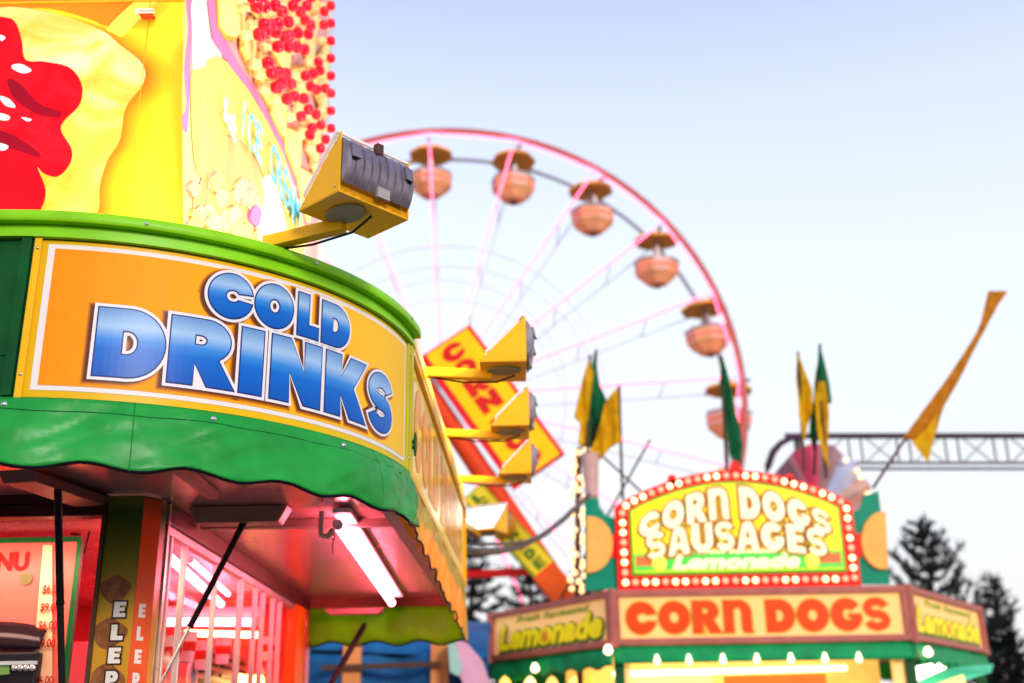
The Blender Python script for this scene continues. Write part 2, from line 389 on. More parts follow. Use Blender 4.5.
layer('lettering_outline', .0135, None, .0092, mat('lettering_white', (.80, .74, .76), .35, var=.02))
layer('lettering_line', .0042, None, .0100, mat('lettering_navy', (.02, .03, .16), .35, var=.02))
b1 = [(0, (.003, .09, .44)), (.40, (.005, .14, .56)), (.55, (.04, .24, .66)), (.74, (.34, .52, .76)), (1.0, (.12, .27, .56))]
BLU = [ramp_mat('drinks_blue', b1, 'Z', 2.628, 2.838, .3, var=.01), ramp_mat('cold_blue', b1, 'Z', 2.860, 3.006, .3, var=.01)]
for W_, z_, h_, m_ in ((DR, 2.628, .210, BLU[0]), (CO, 2.860, .146, BLU[1])):
    for ch, x, wd in W_: b = MB(); solid2d(b, glyph_loops(ch, x, z_, wd, h_), lambda u, v, h: onp(u, v, h), None, .0108, 0, .02); b.build('letter', m_, plate)
# edging strips around the plate, screws, end frame
b = MB(); sweep(b, .112, .132, rect(-.003, .014, 2.55, 3.049), 2); b.build('frame', m_ylw, stand)
b = MB(); sweep(b, 1.624, 1.645, rect(-.003, .012, 2.552, 3.049), 2); sweep(b, 1.652, 1.70, rect(-.003, .018, 2.53, 3.049), 4); b.build('frame', mat('olive_yellow_paint', (.55, .48, .03), .35), stand)
for s, z in ((.123, 3.015), (.123, 2.62), (1.634, 2.60), (1.634, 3.0)):
    b = MB(); b.ball(onp(s, z, .014), .0055, 8); b.build('screw', m_steel, stand, smooth=True)
# rope cleat at the end of the curved sign
b = MB(); c = onp(1.675, 2.66, .03); b.tube([c+V3((0, -.005, -.045)), c+V3((0, -.008, -.02)), c+V3((0, -.008, .02)), c+V3((0, -.004, .045))], [.004, .007, .007, .004], 8); b.tube([onp(1.675, 2.65, .01), onp(1.675, 2.65, .035)], .007, 8); b.tube([onp(1.675, 2.67, .01), onp(1.675, 2.67, .035)], .007, 8)
b.build('cleat', m_dgreen, stand, smooth=True)
# dark green fascia panels on the far left with vertical ribs
b = MB(); sweep(b, SL, .108, rect(-.003, .003, 2.552, 3.048), 4)
s = .105
for k in range(24):
    sweep(b, s-.028, s, rect(.002, .020, 2.556, 3.046), 1); s -= .028
    sweep(b, s-.13, s, rect(.002, .006, 2.68, 2.70), 1); s -= .14
b.build('side_panel', m_dgreen, stand)
# flank sign: orange/cream printed panel
b = MB(); sweep(b, 1.72, SE-.03, rect(-.003, .003, 2.556, 3.046), 3)
fp = b.build('flank_sign', mat('flank_print', (.80, .42, .06), .18, var=.10, scale=5, coat=.5), stand)
b = MB(); sweep(b, 1.75, SE-.07, rect(.002, .004, 2.59, 3.01), 3); b.build('border', mat('flank_cream', (1, .68, .05), .22, spec=.4), fp)
b = MB()
for ch, x, y, wd, h_ in word_boxes('COLD DRINKS', 1.86, 2.63, FLL-.38, .34):
    solid2d(b, glyph_loops(ch, x, y, wd, h_), lambda u, v, h: onp(u, v, h), None, .0060, 0)
b.build('lettering', mat('flank_letters', (.95, .34, .04), .3), fp)
b = MB(); sweep(b, 1.70, SE, rect(-.003, .020, 3.020, 3.048), 3); sweep(b, 1.70, SE, rect(-.003, .020, 2.53, 2.556), 3); sweep(b, SE-.03, SE, rect(-.003, .022, 2.53, 3.05), 1)
b.build('flank_frame', m_ylw, stand)
# valances: scalloped vinyl with black piping
def scal(s): return 2.352+.010*math.cos((s-.32)/.28*2*math.pi)*(1+.2*math.sin(s*3))
def valance(s0, s1, n, m_, fn=scal, k_=1.0):
    b = MB()
    def f(u, v):
        s = s0+(s1-s0)*u; z = 2.552+(fn(s)-2.552)*v
        h = .012+.030*v*k_+.012*math.sin(v*3.1)*(.6+.5*math.sin(s*11.3))
        h += (.020*mnoise.noise(V3((s*5, v*1.0, 0)))+.009*mnoise.noise(V3((s*15+v*5, v*2.6, 3.)))+.004*abs(mnoise.noise(V3((s*20-v*9, v*3, 5.))))) * min(1, v*4)
        h += .010*max(0, min(1, (s-1.15)*2.5))*mnoise.noise(V3((s*30, v*3.5, 7.)))*min(1, v*4)*k_
        return onp(s, z, h)
    b.grid(f, n, 16); o = b.build('valance', m_, stand, smooth=True, solid=.003, fixn=False)
    p = MB(); p.tube([f(i/n, 1.0)+V3((0, 0, -.001)) for i in range(n+1)], .0052, 6); p.build('piping', mat('piping_black', (.004, .004, .004), .5, var=0), o, smooth=True)
    q = MB(); sweep(q, s0, s1, rect(-.003, .014, 2.515, 2.550), max(6, n//3)); 
    q.build('track', m_, o, smooth=True)
    st = MB(); st.tube([f(i/n, .20)+V3((0, -.0028, 0)) for i in range(n+1)], .0011, 4); st.build('seam', mat('stitch_dark', (.01, .07, .03), .6), o)
    return o, f
def vinyl(name, col, tr):
    m_ = bpy.data.materials.new(name); m_.use_nodes = True; nt = m_.node_tree; bs = nt.nodes['Principled BSDF']; out = nt.nodes['Material Output']
    t = nt.nodes.new('ShaderNodeTexCoord'); n = nt.nodes.new('ShaderNodeTexNoise'); n.inputs['Scale'].default_value = 9; n.inputs['Detail'].default_value = 6; nt.links.new(t.outputs['Object'], n.inputs['Vector'])
    r = nt.nodes.new('ShaderNodeValToRGB'); r.color_ramp.elements[0].position = .35; r.color_ramp.elements[1].position = .7
    r.color_ramp.elements[0].color = (*[c*.85 for c in col], 1); r.color_ramp.elements[1].color = (*[min(1, c*1.12) for c in col], 1)
    nt.links.new(n.outputs['Fac'], r.inputs[0]); nt.links.new(r.outputs[0], bs.inputs['Base Color']); bs.inputs['Roughness'].default_value = .34; bs.inputs['Specular IOR Level'].default_value = .3
    bp = nt.nodes.new('ShaderNodeBump'); bp.inputs['Strength'].default_value = .30; bp.inputs['Distance'].default_value = .02
    n3 = nt.nodes.new('ShaderNodeTexNoise'); n3.inputs['Scale'].default_value = 7; n3.inputs['Detail'].default_value = 2; n3.inputs['Distortion'].default_value = .4; nt.links.new(t.outputs['Object'], n3.inputs['Vector'])
    nt.links.new(n3.outputs['Fac'], bp.inputs['Height']); nt.links.new(bp.outputs[0], bs.inputs['Normal'])
    tr_ = nt.nodes.new('ShaderNodeBsdfTranslucent'); nt.links.new(r.outputs[0], tr_.inputs[0]); ms = nt.nodes.new('ShaderNodeMixShader'); ms.inputs[0].default_value = tr
    nt.links.new(bs.outputs[0], ms.inputs[1]); nt.links.new(tr_.outputs[0], ms.inputs[2]); nt.links.new(ms.outputs[0], out.inputs[0]); return m_
vg = vinyl('green_vinyl', (.020, .44, .06), .32); vy = vinyl('yellow_vinyl', (1, .72, .12), .55); vl = vinyl('lime_vinyl', (.36, .78, .01), .65)
vo, vf = valance(SL, S1+.03, 260, vg)
for s in (.095, .66, 1.13, -.5):
    b = MB(); b.lathe([(.0095, 0), (.009, .004), (.004, .008), (1e-5, .009)], onp(s, 2.526, .026), 12, 0, Matrix.Rotation(max(0, s)/RC, 3, 'Z') @ Matrix.Rotation(R(90), 3, 'X')); b.build('snap', m_steel, vo, smooth=True)
for s_ in (-.62, .44, 1.31):
    u_ = (s_-SL)/(S1+.03-SL); b = MB(); b.tube([vf(u_, k/14)+V3((0, -.003, 0)) for k in range(15)], .0016, 4); b.build('seam', mat('seam_green', (.01, .20, .03), .5), vo)
valance(S1+.04, SE, 90, vy, lambda s: 2.352-(s-S1)*.05+.012*math.cos(s/.28*2*math.pi), .4)
# end valance across the far end
b = MB()
def fe(u, v):
    z1 = 2.20+.014*math.cos(u*3.6*2*math.pi); return V3((FE[0]+(-1.3-FE[0])*u, FE[1]-.01*math.sin(v*3)+.012*mnoise.noise(V3((u*7, v*2, 9))), 2.42+(z1-2.42)*v))
b.grid(fe, 60, 6); ev = b.build('valance', vl, stand, smooth=True, solid=.003, fixn=False)
p = MB(); p.tube([fe(i/60, 1) for i in range(61)], .006, 6); p.build('piping', m_dark, ev)
b = MB(); b.bb((-1.5, FE[1]+.005, 2.42), (FE[0]-.004, FE[1]+.03, 3.048)); b.build('end_panel', mat('end_panel_rust', (.30, .10, .05), .4), stand)
# soffit
BX, BY = -1.30, 4.07
msof = mat('soffit_metal', (.78, .38, .36), .22, .6, var=.10, scale=4, bump=.08, bscale=6)
b = MB(); pts = [onp(SL+(SE-SL)*i/80, 2.475, -.052) for i in range(81)]; pts += [V3((BX, FE[1], 2.475)), V3((BX, 4.0, 2.475)), V3((-5.7, 4.0, 2.475))]
b.prism(pts, (0, 0, .03)); b.build('soffit', msof, stand)
b = MB()
sweep(b, SL, SE, rect(-.10, -.055, 2.425, 2.473), 80); b.build('soffit_rail', mat('soffit_rail', (.36, .25, .22), .35, .4), stand, smooth=True)
for A_, B_ in (((BX+.03, 4.52, 2.44), (-.50, 4.56, 2.472)), ((BX+.2, 3.5, 2.445), (BX+.24, 3.98, 2.472)), ((-2.1, 3.14, 2.445), (-2.06, 3.98, 2.472))):
    b = MB(); b.bb(A_, B_); b.build('crossbar', mat('crossbar_brown', (.30, .18, .15), .4, .4), stand)
# brackets and struts
def bracket(a, bb_, wd, m_, dz=.035):
    q = MB(); a = V3(a); bb_ = V3(bb_); d = (bb_-a).normalized()
    n = V3((-d.y, d.x, 0))*wd; up = V3((0, 0, -dz)); ins = d*.035
    q.prism([a-n, a+n, a+n+up*0.0, a+n], (0, 0, 0)) if False else None
    P = [a-n, bb_-n, bb_-n-ins+up, a-n+ins+up]; q.prism(P, n*2); o = q.build('strut_bracket', m_, stand, bevel=.004); return o
def strut(a, c, r1=.011, r2=.006, f=.62):
    a, c = V3(a), V3(c); m_ = a.lerp(c, f); q = MB(); q.tube([a, a.lerp(c, .03), a.lerp(c, .035), m_], [.013, .013, r1, r1], 12); q.tube([m_, m_.lerp(c, .04)], r1*1.15, 12)
    o = q.build('gas_strut', mat('strut_black', (.012, .011, .012), .28), stand, smooth=True); q = MB(); q.tube([m_, c], r2, 10); q.build('rod', m_dark if r2 > .008 else m_steel, o, smooth=True)
mbr = mat('bracket_brown', (.16, .09, .08), .35, .3)
bracket((-1.24, 4.27, 2.470), (-.86, 4.27, 2.470), .045, mat('bracket_beige', (.34, .22, .17), .4, .2), .062)
strut((-1.03, 4.25, 2.412), at_x(162, 681, -1.285), .012, .006, .66)
bracket((-1.60, 3.52, 2.455), (-1.50, 3.98, 2.455), .06, mbr)
strut((-1.513, 3.67, 2.42), at_y(62, 690, 3.97), .013, .012, .55)
bracket((-1.17, 7.0, 2.395), (-.80, 7.0, 2.395), .05, mat('bracket_pink', (.62, .30, .28), .4))
strut(at_y(365, 624, 7.0), at_y(322, 700, 6.6), .018, .013, .9)
# fluorescent tubes under the soffit
m_tube = mat('tube_pink_white', (1, .8, .85), .4, em=(1, .17, .27), es=34, var=0)
m_tube2 = mat('tube_red_white', (1, .7, .7), .4, em=(1, .12, .19), es=11, var=0)
def tube_lamp(a, c, r, m_, parent, caps=True):
    a, c = V3(a), V3(c); q = MB(); q.tube([a, c], r, 14); o = q.build('fluorescent_tube', m_, parent, smooth=True)
    d = (c-a).normalized()
    for e, sg in ((a, -1), (c, 1)):
        q = MB(); q.tube([e, e+d*.03*sg], r*1.08, 12); q.build('end_cap', m_white, o, smooth=True)
    return o
tube_lamp((-.685, 4.34, 2.41), (-.745, 6.85, 2.41), .019, m_tube, stand)
b = MB(); b.bar((-.665, 4.28, 2.458), (-.72, 6.9, 2.458), .07, .018); b.build('lamp_tray', m_white, stand)
b = MB(); b.tube([(-.745, 4.31, 2.46), (-.745, 4.30, 2.39), (-.74, 4.29, 2.365), (-.715, 4.29, 2.36), (-.70, 4.30, 2.385)], .012, 8); b.build('lamp_hook', mat('hook_beige', (.75, .55, .45), .4), stand, smooth=True)
b = MB(); b.tube([(-.70, 4.30, 2.385), (-.69, 4.30, 2.36), (-.70, 4.31, 2.33), (-.695, 4.30, 2.30)], .0025, 5); b.build('wire', m_dark, stand)

# ---- body of the stand
mwall = mat('stand_wall_enamel', (.80, .72, .70), .35, var=.05)
mint = mat('interior_red_enamel', (.72, .05, .06), .3, var=.15, scale=2)
b = MB(); b.bb((-5.7, FE[1], .3), (BX, FE[1]+.06, 2.47)); b.build('back_wall', mint, stand)
b = MB(); b.bb((-5.7, 4.06, .3), (-5.64, FE[1], 2.47)); b.build('end_wall', mint, stand)
b = MB(); b.bb((-5.7, 4.0, .3), (BX-.18, 4.05, 1.15)); b.build('front_wall', mat('red_skirt', (.7, .05, .03), .35), stand)
b = MB(); b.bb((BX-.05, 4.16, .3), (BX, FE[1], 1.15)); b.build('side_wall', mat('red_skirt', (.7, .05, .03), .35), stand)
b = MB(); b.bb((-5.64, 4.06, .3), (BX-.06, FE[1], .36)); b.build('floor_panel', m_alu, stand)
b = MB(); b.bb((-5.64, 4.06, 2.442), (BX-.06, FE[1], 2.472)); b.build('inner_ceiling', mat('inner_ceiling_enamel', (.80, .26, .26), .25, .2), stand)
b = MB(); b.bb((-5.7, 3.72, 1.151), (BX-.18, 4.06, 1.19)); b.bb((BX-.06, 4.16, 1.151), (BX+.25, FE[1], 1.19)); b.build('counter', m_steel, stand, bevel=.004)
for x, y in ((-5.5, 4.3), (-1.7, 4.3), (-5.5, 6.9), (-1.7, 6.9)):
    b = MB(); b.bb((x-.04, y-.04, 0), (x+.04, y+.04, .3)); b.build('leg', m_steel, stand)
# header beam above front window, side header
b = MB(); b.bb((-5.6, 3.985, 2.395), (BX-.166, 4.05, 2.44)); b.bb((-5.6, 3.975, 2.441), (BX-.166, 4.05, 2.474)); b.build('header_beam', mat('header_brown', (.07, .022, .018), .35, .3), stand, bevel=.003)
b = MB(); b.bb((BX-.06, 4.16, 2.40), (BX+.012, FE[1], 2.4745)); b.build('header_beam', mat('header_brown', (.07, .022, .018), .35, .3), stand, bevel=.003)
# corner post with vertical artwork
pz = ramp_mat('post_art', [(0, (.62, .26, .02)), (.45, (.60, .30, .02)), (.75, (.16, .16, .01)), (.92, (.05, .11, .012)), (1, (.20, .20, .02))], 'Z', 1.7, 2.47, .25)
b = MB(); b.prism([(-1.464, 4.0, 1.15), (-1.334, 4.0, 1.15), (-1.292, 4.07, 1.15), (-1.292, 4.15, 1.15), (-1.464, 4.15, 1.15)], (0, 0, 1.318)); post = b.build('corner_post', pz, stand, bevel=.004)
b = MB(); b.bb((-1.476, 3.99, 1.15), (-1.462, 4.03, 2.468)); b.build('post_edging', m_brown, post)
b = MB(); b.bb((-1.30, 4.155, 1.15), (-1.285, 4.175, 2.468)); b.build('post_edging', m_steel, post)
b = MB()
for k, (xx, zz, rr) in enumerate([(-1.405, 2.135, .046), (-1.41, 1.985, .05), (-1.405, 1.83, .052)]):
    solid2d(b, [[(xx+rr*1.15*math.cos(a)*(1+.12*math.sin(3*a+k)), zz+rr*math.sin(a)*(1+.1*math.cos(4*a))) for a in [i*math.pi/12 for i in range(24)]]], lambda u, v, h: V3((u, 4.0-h, v)), None, .0015, 0)
b.build('pastry_print', mat('pastry_brown', (.26, .09, .03), .35, var=.4, scale=30), post)
for m_, d, h in ((mat('post_letter_dark', (.05, .02, .015), .4), .006, .0022), (mat('post_letter_white', (.82, .74, .66), .4), 0, .003)):
    b = MB(); z = 2.040
    for ch in 'ELEPHAnTEARS'.replace('n', 'N'):
        if h > .0025: b = MB()
        solid2d(b, glyph_loops(ch, -1.402-(2.075-z)*.02, z, .042, .052, d), lambda u, v, h_: V3((u, 4.0-h_, v)), None, h, 0)
        sd_ = V3((.042, .07, 0)).normalized(); nn = V3((.07, -.042, 0)).normalized()
        solid2d(b, glyph_loops(ch, .020, z, .031, .047, d*.8), lambda u, v, h_: V3((-1.334, 4.0, v))+sd_*u+nn*h_, None, h, 0); z -= .0775
        if h > .0025: b.build('lettering', m_, post)
    if h < .0025: b.build('lettering', m_, post)
b = MB(); z = 1.15; b.prism([(-1.334, 4.0, 1.6), (-1.292, 4.07, 1.6), (-1.290, 4.069, 1.6), (-1.332, 3.999, 1.6)], (0, 0, .86)); b.build('red_lit_side', mat('post_side_red', (.80, .10, .02), .2), post)  # red light on the post's side face, put in as colour
# far post, orange
b = MB(); b.bb((BX-.05, 6.75, 1.15), (BX+.015, 7.02, 2.40)); b.build('rear_post', mat('orange_paint', (.85, .17, .01), .3), stand, bevel=.004)
b = MB(); b.bb((BX-.05, 7.03, 1.15), (BX+.02, FE[1]+.02, 2.40)); b.build('rear_post', mat('crimson_paint', (.75, .05, .04), .15, coat=.6), stand, bevel=.004)
# window frames along the side: mullions found from their places
for px, wd in ((163, .035), (179, .016), (212, .014), (239, .05), (254, .014), (262, .022), (272, .012), (279, .03)):
    q = at_x(px, 625, BX-.02); b = MB(); b.bb((BX-.035, q.y-wd*.32, 1.19), (BX-.01, q.y+wd*.32, 2.40)); b.build('window_mullion', m_alu, stand, bevel=.002)
b = MB(); b.bb((BX-.04, 4.18, 2.37), (BX-.005, 6.74, 2.398)); b.build('window_track', m_alu, stand)
b = MB(); b.bb((BX-.028, 4.2, 1.19), (BX-.024, 6.74, 2.37))
mg = bpy.data.materials.new('window_glass'); mg.use_nodes = True; nt = mg.node_tree; bs = nt.nodes['Principled BSDF']; out = nt.nodes['Material Output']
bs.inputs['Roughness'].default_value = .04; bs.inputs['Base Color'].default_value = (.9, .9, .9, 1); tp = nt.nodes.new('ShaderNodeBsdfTransparent'); gl = nt.nodes.new('ShaderNodeBsdfGlossy'); gl.inputs['Roughness'].default_value = .03
ms = nt.nodes.new('ShaderNodeMixShader'); ms.inputs[0].default_value = .05; nt.links.new(tp.outputs[0], ms.inputs[1]); nt.links.new(gl.outputs[0], ms.inputs[2]); nt.links.new(ms.outputs[0], out.inputs[0])
b.build('window_pane', mg, stand)
# interior lamps
IZ = 2.36
tube_lamp(at_y(-60, 517, 4.9), at_y(47, 517, 4.9), .030, m_tube2, stand)
tube_lamp(at_z(150, 540, IZ), at_z(221, 604, IZ), .020, m_tube2, stand)
tube_lamp(at_z(190, 560, IZ+.03), at_z(228, 594, IZ+.03), .014, m_tube2, stand)
tube_lamp(at_y(120, 622, 6.7), at_y(256, 622, 6.7), .024, m_tube2, stand)
tube_lamp(at_y(185, 633, 6.95), at_y(258, 635, 6.95), .018, mat('tube_warm', (1, .9, .7), .4, em=(1, .62, .30), es=6, var=0), stand)
b = MB(); b.bar(at_y(110, 612, 6.8), at_y(262, 612, 6.8), .12, .05); b.build('lamp_tray', m_white, stand)
b = MB(); b.bb((-5.6, 6.6, 1.80), (-1.42, 7.1, 1.83)); b.build('shelf', m_steel, stand)
def area_light(name, loc, rot, sx_, sy_, en, col, parent=None):
    l = bpy.data.lights.new(name, 'AREA'); l.shape = 'RECTANGLE'; l.size = sx_; l.size_y = sy_; l.energy = en; l.color = col
    o = bpy.data.objects.new(name, l); COL.objects.link(o)
    if parent: o.parent = parent; o.location = V3(loc)-root_of(parent).location
    else: o.location = loc
    o.rotation_euler = rot; return o
area_light('menu_fill', (-2.0, 4.10, 2.30), (R(35), 0, 0), 1.2, .1, 8, (1, .66, .48), stand)  # area light added to brighten the menu board, no fixture there
area_light('ceiling_fill', (-2.4, 5.5, 2.43), (0, 0, 0), 1.8, 1.6, 24, (1, .07, .10), stand)  # unseen red area lights added to carry the tubes' light
area_light('ceiling_fill', (-4.2, 5.5, 2.43), (0, 0, 0), 1.8, 1.6, 18, (1, .09, .11), stand)

# things inside the stand
mb_ = thing('menu_board', 'pale menu board in a dark green frame with red prices, inside the red lit window', 'menu board', at_y(20, 683, 4.35))
b = MB(); A, B_ = at_y(83, 539, 4.35), at_y(-140, 539, 4.35); zt = A.z; b.bb((B_.x, 4.345, 1.2), (A.x-.01, 4.352, zt-.01)); b.build('panel', ramp_mat('menu_print', [(0, (.55, .10, .08)), (.55, (.65, .30, .2)), (.75, (.80, .66, .5)), (1, (.80, .70, .55))], 'Z', 1.2, zt, .3), mb_)
b = MB(); b.bb((B_.x, 4.33, zt-.012), (A.x, 4.36, zt+.006)); b.bb((A.x-.014, 4.33, 1.2), (A.x+.004, 4.36, zt-.012)); b.build('frame', m_dgreen, mb_)
def wtext(mb, body, pxl, pxr, pyt, pyb, Y, off=.02, h=.004, shear=0):
    a = at_y(pxl, pyb, Y); c = at_y(pxr, pyb, Y); t = at_y(pxl, pyt, Y)
    vs_, fs = fit_text(body, a.x, a.z, c.x-a.x, t.z-a.z, off, shear)
    solid2d(mb, None, lambda u, v, h_: V3((u, Y-h_, v)), None, h, 0, None, (vs_, fs))
b = MB(); wtext(b, 'MENU', -33, 28, 553, 572, 4.345, .05); b.build('lettering', mat('menu_letter_red', (.35, .0, .0), .5), mb_)
b = MB(); c = at_y(26, 579, 4.34); b.lathe([(.024, -.002), (.024, .002)], c, 20, 0, Matrix.Rotation(R(90), 3, 'X')); b.build('coin_print', mat('gold_dark', (.12, .10, .03), .3), mb_)
b = MB(); a, c = at_y(40, 545, 4.33), at_y(56, 700, 4.33); b.prism([at_y(43, 545, 4.335), at_y(52, 545, 4.335), at_y(52, 700, 4.335), at_y(30, 700, 4.335)], (0, .006, 0)); b.build('price_strip', mat('price_strip_cream', (.72, .42, .26), .35), mb_)
b = MB()
for i, (t, xl, y0) in enumerate([('$6.00', 42, 585), ('$9.00', 40, 603), ('$6.00', 38, 621), ('$9.00', 36, 639), ('$6.00', 34, 676)]): wtext(b, t, xl, xl+19, y0, y0+10, 4.33, .02)
b.build('price_lettering', mat('menu_letter_red', (.35, .0, .0), .5), mb_)
pm = thing('popcorn_machine', 'dark glossy round hooded machine with a slanted screen, before the menu board', 'machine', (-2.15, 4.7, 1.19))
mdk = mat('machine_dark', (.012, .010, .014), .25, .2)
mdg = mat('machine_gloss', (.02, .012, .016), .12, .3)
def hood(u, v):
    p = at_y(-30+70*u, 655, 4.30); a = math.pi*(.02+.96*v); return V3((p.x, 4.40-.11*math.cos(a), p.z+.015+.125*math.sin(a)*(1-.25*u**3)))
b = MB(); b.grid(hood, 12, 16); b.build('hood', mdg, pm, smooth=True, solid=.006)
p0, p1 = at_y(-30, 655, 4.30), at_y(39, 655, 4.30)
b = MB(); b.bb((p0.x, 4.29, 1.19), (p1.x, 4.51, p1.z+.012)); b.build('body', mdk, pm, bevel=.008)
b = MB(); b.bb((p0.x, 4.278, p1.z-.035), (p1.x+.004, 4.289, p1.z-.022)); b.build('trim_strip', m_steel, pm)
b = MB(); b.prism([at_y(4, 618, 4.40), at_y(14, 590, 4.46), at_y(43, 594, 4.46), at_y(41, 613, 4.40)], (0, .02, -.008)); sc_ = b.build('screen', mdg, pm, bevel=.004)
b = MB(); b.tube([at_y(24, 606, 4.45), at_y(22, 630, 4.45)], .012, 8); b.build('screen_stand', mdk, pm, smooth=True)
b = MB(); b.prism([at_y(-5, 662, 4.285), at_y(9, 661, 4.285), at_y(10, 674, 4.285), at_y(-5, 676, 4.285)], (0, -.004, 0)); b.build('sticker', mat('sticker_green', (.10, .22, .06), .4), pm)
for k in range(4):
    b = MB(); q = at_y(15+6*k, 668, 4.288); b.lathe([(.011, 0), (.011, .008), (.008, .010)], q, 12, 0, Matrix.Rotation(R(90), 3, 'X')); b.build('knob', m_steel, pm, smooth=True)
wl = thing('warning_lamp', 'small red glass lamp hanging beside the bright tube inside the stand', 'lamp', at_y(74, 505, 4.6))
b = MB(); b.ball(at_y(74, 517, 4.6), .034, 14); b.build('globe', mat('red_glass', (.8, .1, .1), .15, em=(1, .1, .1), es=.6), wl, smooth=True)
b = MB(); c = at_y(76, 530, 4.6); b.lathe([(.02, -.02), (.03, .0), (.028, .015)], c, 14); b.build('holder', m_dark, wl, smooth=True); b = MB(); b.tube([at_y(76, 500, 4.6), at_y(76, 512, 4.6)], .008, 8); b.build('hook', m_dark, wl, smooth=True)
cl_ = MB(); cl_.tube([at_y(86, 505, 4.55), at_y(90, 530, 4.55), at_y(80, 570, 4.55), at_y(66, 590, 4.55), at_y(60, 620, 4.55)], .004, 6)
tag(cl_.build('electric_cable', m_dark, None, True), 'thin dark cable hanging inside the window beside the menu board', 'cable')
im = thing('ice_machine', 'red lit steel machine with louvred side seen through the side window', 'machine', (-1.9, 5.6, 1.19))
b = MB(); q0, q1 = at_x(196, 640, -1.62), at_x(248, 640, -1.62); b.bb((-2.3, q0.y, 1.19), (-1.62, q1.y, q0.z)); b.build('body', mat('machine_rose', (.55, .2, .2), .3, .3), im, bevel=.01)
b = MB()
for k in range(9):
    z = q0.z-.05-k*.045
    for (ya, yb) in ((q0.y+.08, q0.y+.42), (q0.y+.5, q1.y-.08)): b.bb((-1.618, ya, z-.012), (-1.605, yb, z+.006))
b.build('louvre', mdk, im)
b = MB(); b.bb((-2.3, 4.62, 1.19), (-1.75, 5.05, 1.62)); b.build('drawer_unit', mdk, im, bevel=.01)
ds = thing('round_sign', 'round white disc with blue and red print in the side window', 'sign', at_x(192, 683, -1.5))
c = at_x(192, 678, -1.5); b = MB(); b.lathe([(.085, -.004), (.085, .004)], c, 28, 0, Matrix.Rotation(R(90), 3, 'Y') @ Matrix.Rotation(0, 3, 'X')); b.build('disc', m_white, ds)
b = MB(); b.lathe([(.07, .0), (.07, .006)], c, 24, 0, Matrix.Rotation(R(90), 3, 'Y')); b.build('ring_print', mat('disc_pink', (.8, .35, .35), .4), ds)
b = MB(); b.lathe([(.045, .0), (.045, .008)], c, 5, 0, Matrix.Rotation(R(90), 3, 'Y')); b.build('star_print', mat('disc_blue', (.1, .15, .45), .4), ds)
b = MB(); a = at_x(236, 680, -1.55); 
for k in range(5):
    b = MB(); y = at_x(240+9*k, 680, -1.55).y; c = V3((-1.55, y, at_x(240+9*k, 681, -1.55).z)); b.ball(c, .04, 10); tag(b.build('warming_lamp', mat('warm_bulb', (1, .8, .4), .3, em=(1, .62, .18), es=4, var=0), None, True), 'round amber bulb in the row at the foot of the side window', 'lamp', 'amber bulbs in the side window')

cup0 = None
for k, (px, py, n_) in enumerate(((171, 668, 1), (186, 662, 2), (201, 670, 1), (222, 664, 2), (268, 660, 1), (284, 664, 1))):
    q = at_x(px, py, BX-.16)
    if cup0 is None:
        t = thing('paper_cup', 'x', 'cup', (0, 0, 0), 'paper cups inside the side window'); b = MB(); b.lathe([(.030, 0), (.042, .12), (.045, .122), (.045, .128), (.040, .128), (.028, .01)], (0, 0, 0), 18); b.build('body', mat('cup_white', (.85, .75, .72), .5), t, smooth=True)
        b = MB(); b.lathe([(.0355, .045), (.0405, .085), (.0412, .085), (.0362, .045)], (0, 0, 0), 18); b.build('stripe', mat('cup_red', (.7, .02, .02), .4), t, smooth=True); cup0 = t; o = t
    else: o = copy_tree(cup0)
    o.location = q; o['label'] = ['pale paper cup beside the gas strut, just inside the side window', 'pale paper cup second from the corner post in the side window', 'pale paper cup in front of the louvred machine', 'pale paper cup before the widest window bar', 'pale paper cup past the widest window bar', 'pale paper cup next to the orange rear post'][k]
q = at_x(171, 668, BX-.16)
for k in range(5):
    b = MB(); y_ = 4.5+.42*k; z_ = 1.98 if k % 2 else 2.03; c = V3((-1.9-.05*(k % 3), y_, 1.831)); hh = .22+.03*(k % 3)
    t = thing('syrup_bottle', ['amber syrup bottle at the window end of the inner shelf', 'crimson syrup bottle beside the amber one on the inner shelf', 'green syrup bottle in the middle of the inner shelf', 'yellow syrup bottle past the green one on the inner shelf', 'violet syrup bottle deepest on the inner shelf'][k], 'bottle', (-1.75-.28*k, 6.85, 1.831), 'syrup bottles on the shelf')
    o_ = V3((-1.75-.28*k, 6.85, 1.831)); b.lathe([(.04, 0), (.045, .02), (.045, hh*.6), (.016, hh*.82), (.016, hh)], o_, 14); b.build('body', mat('syrup_%d' % k, [(.6, .3, .02), (.6, .01, .05), (.05, .4, .05), (.8, .6, .05), (.3, .1, .5)][k], .15), t, smooth=True)
    b = MB(); b.lathe([(.02, 0), (.02, .03)], o_+V3((0, 0, hh)), 10); b.build('cap', m_white, t)

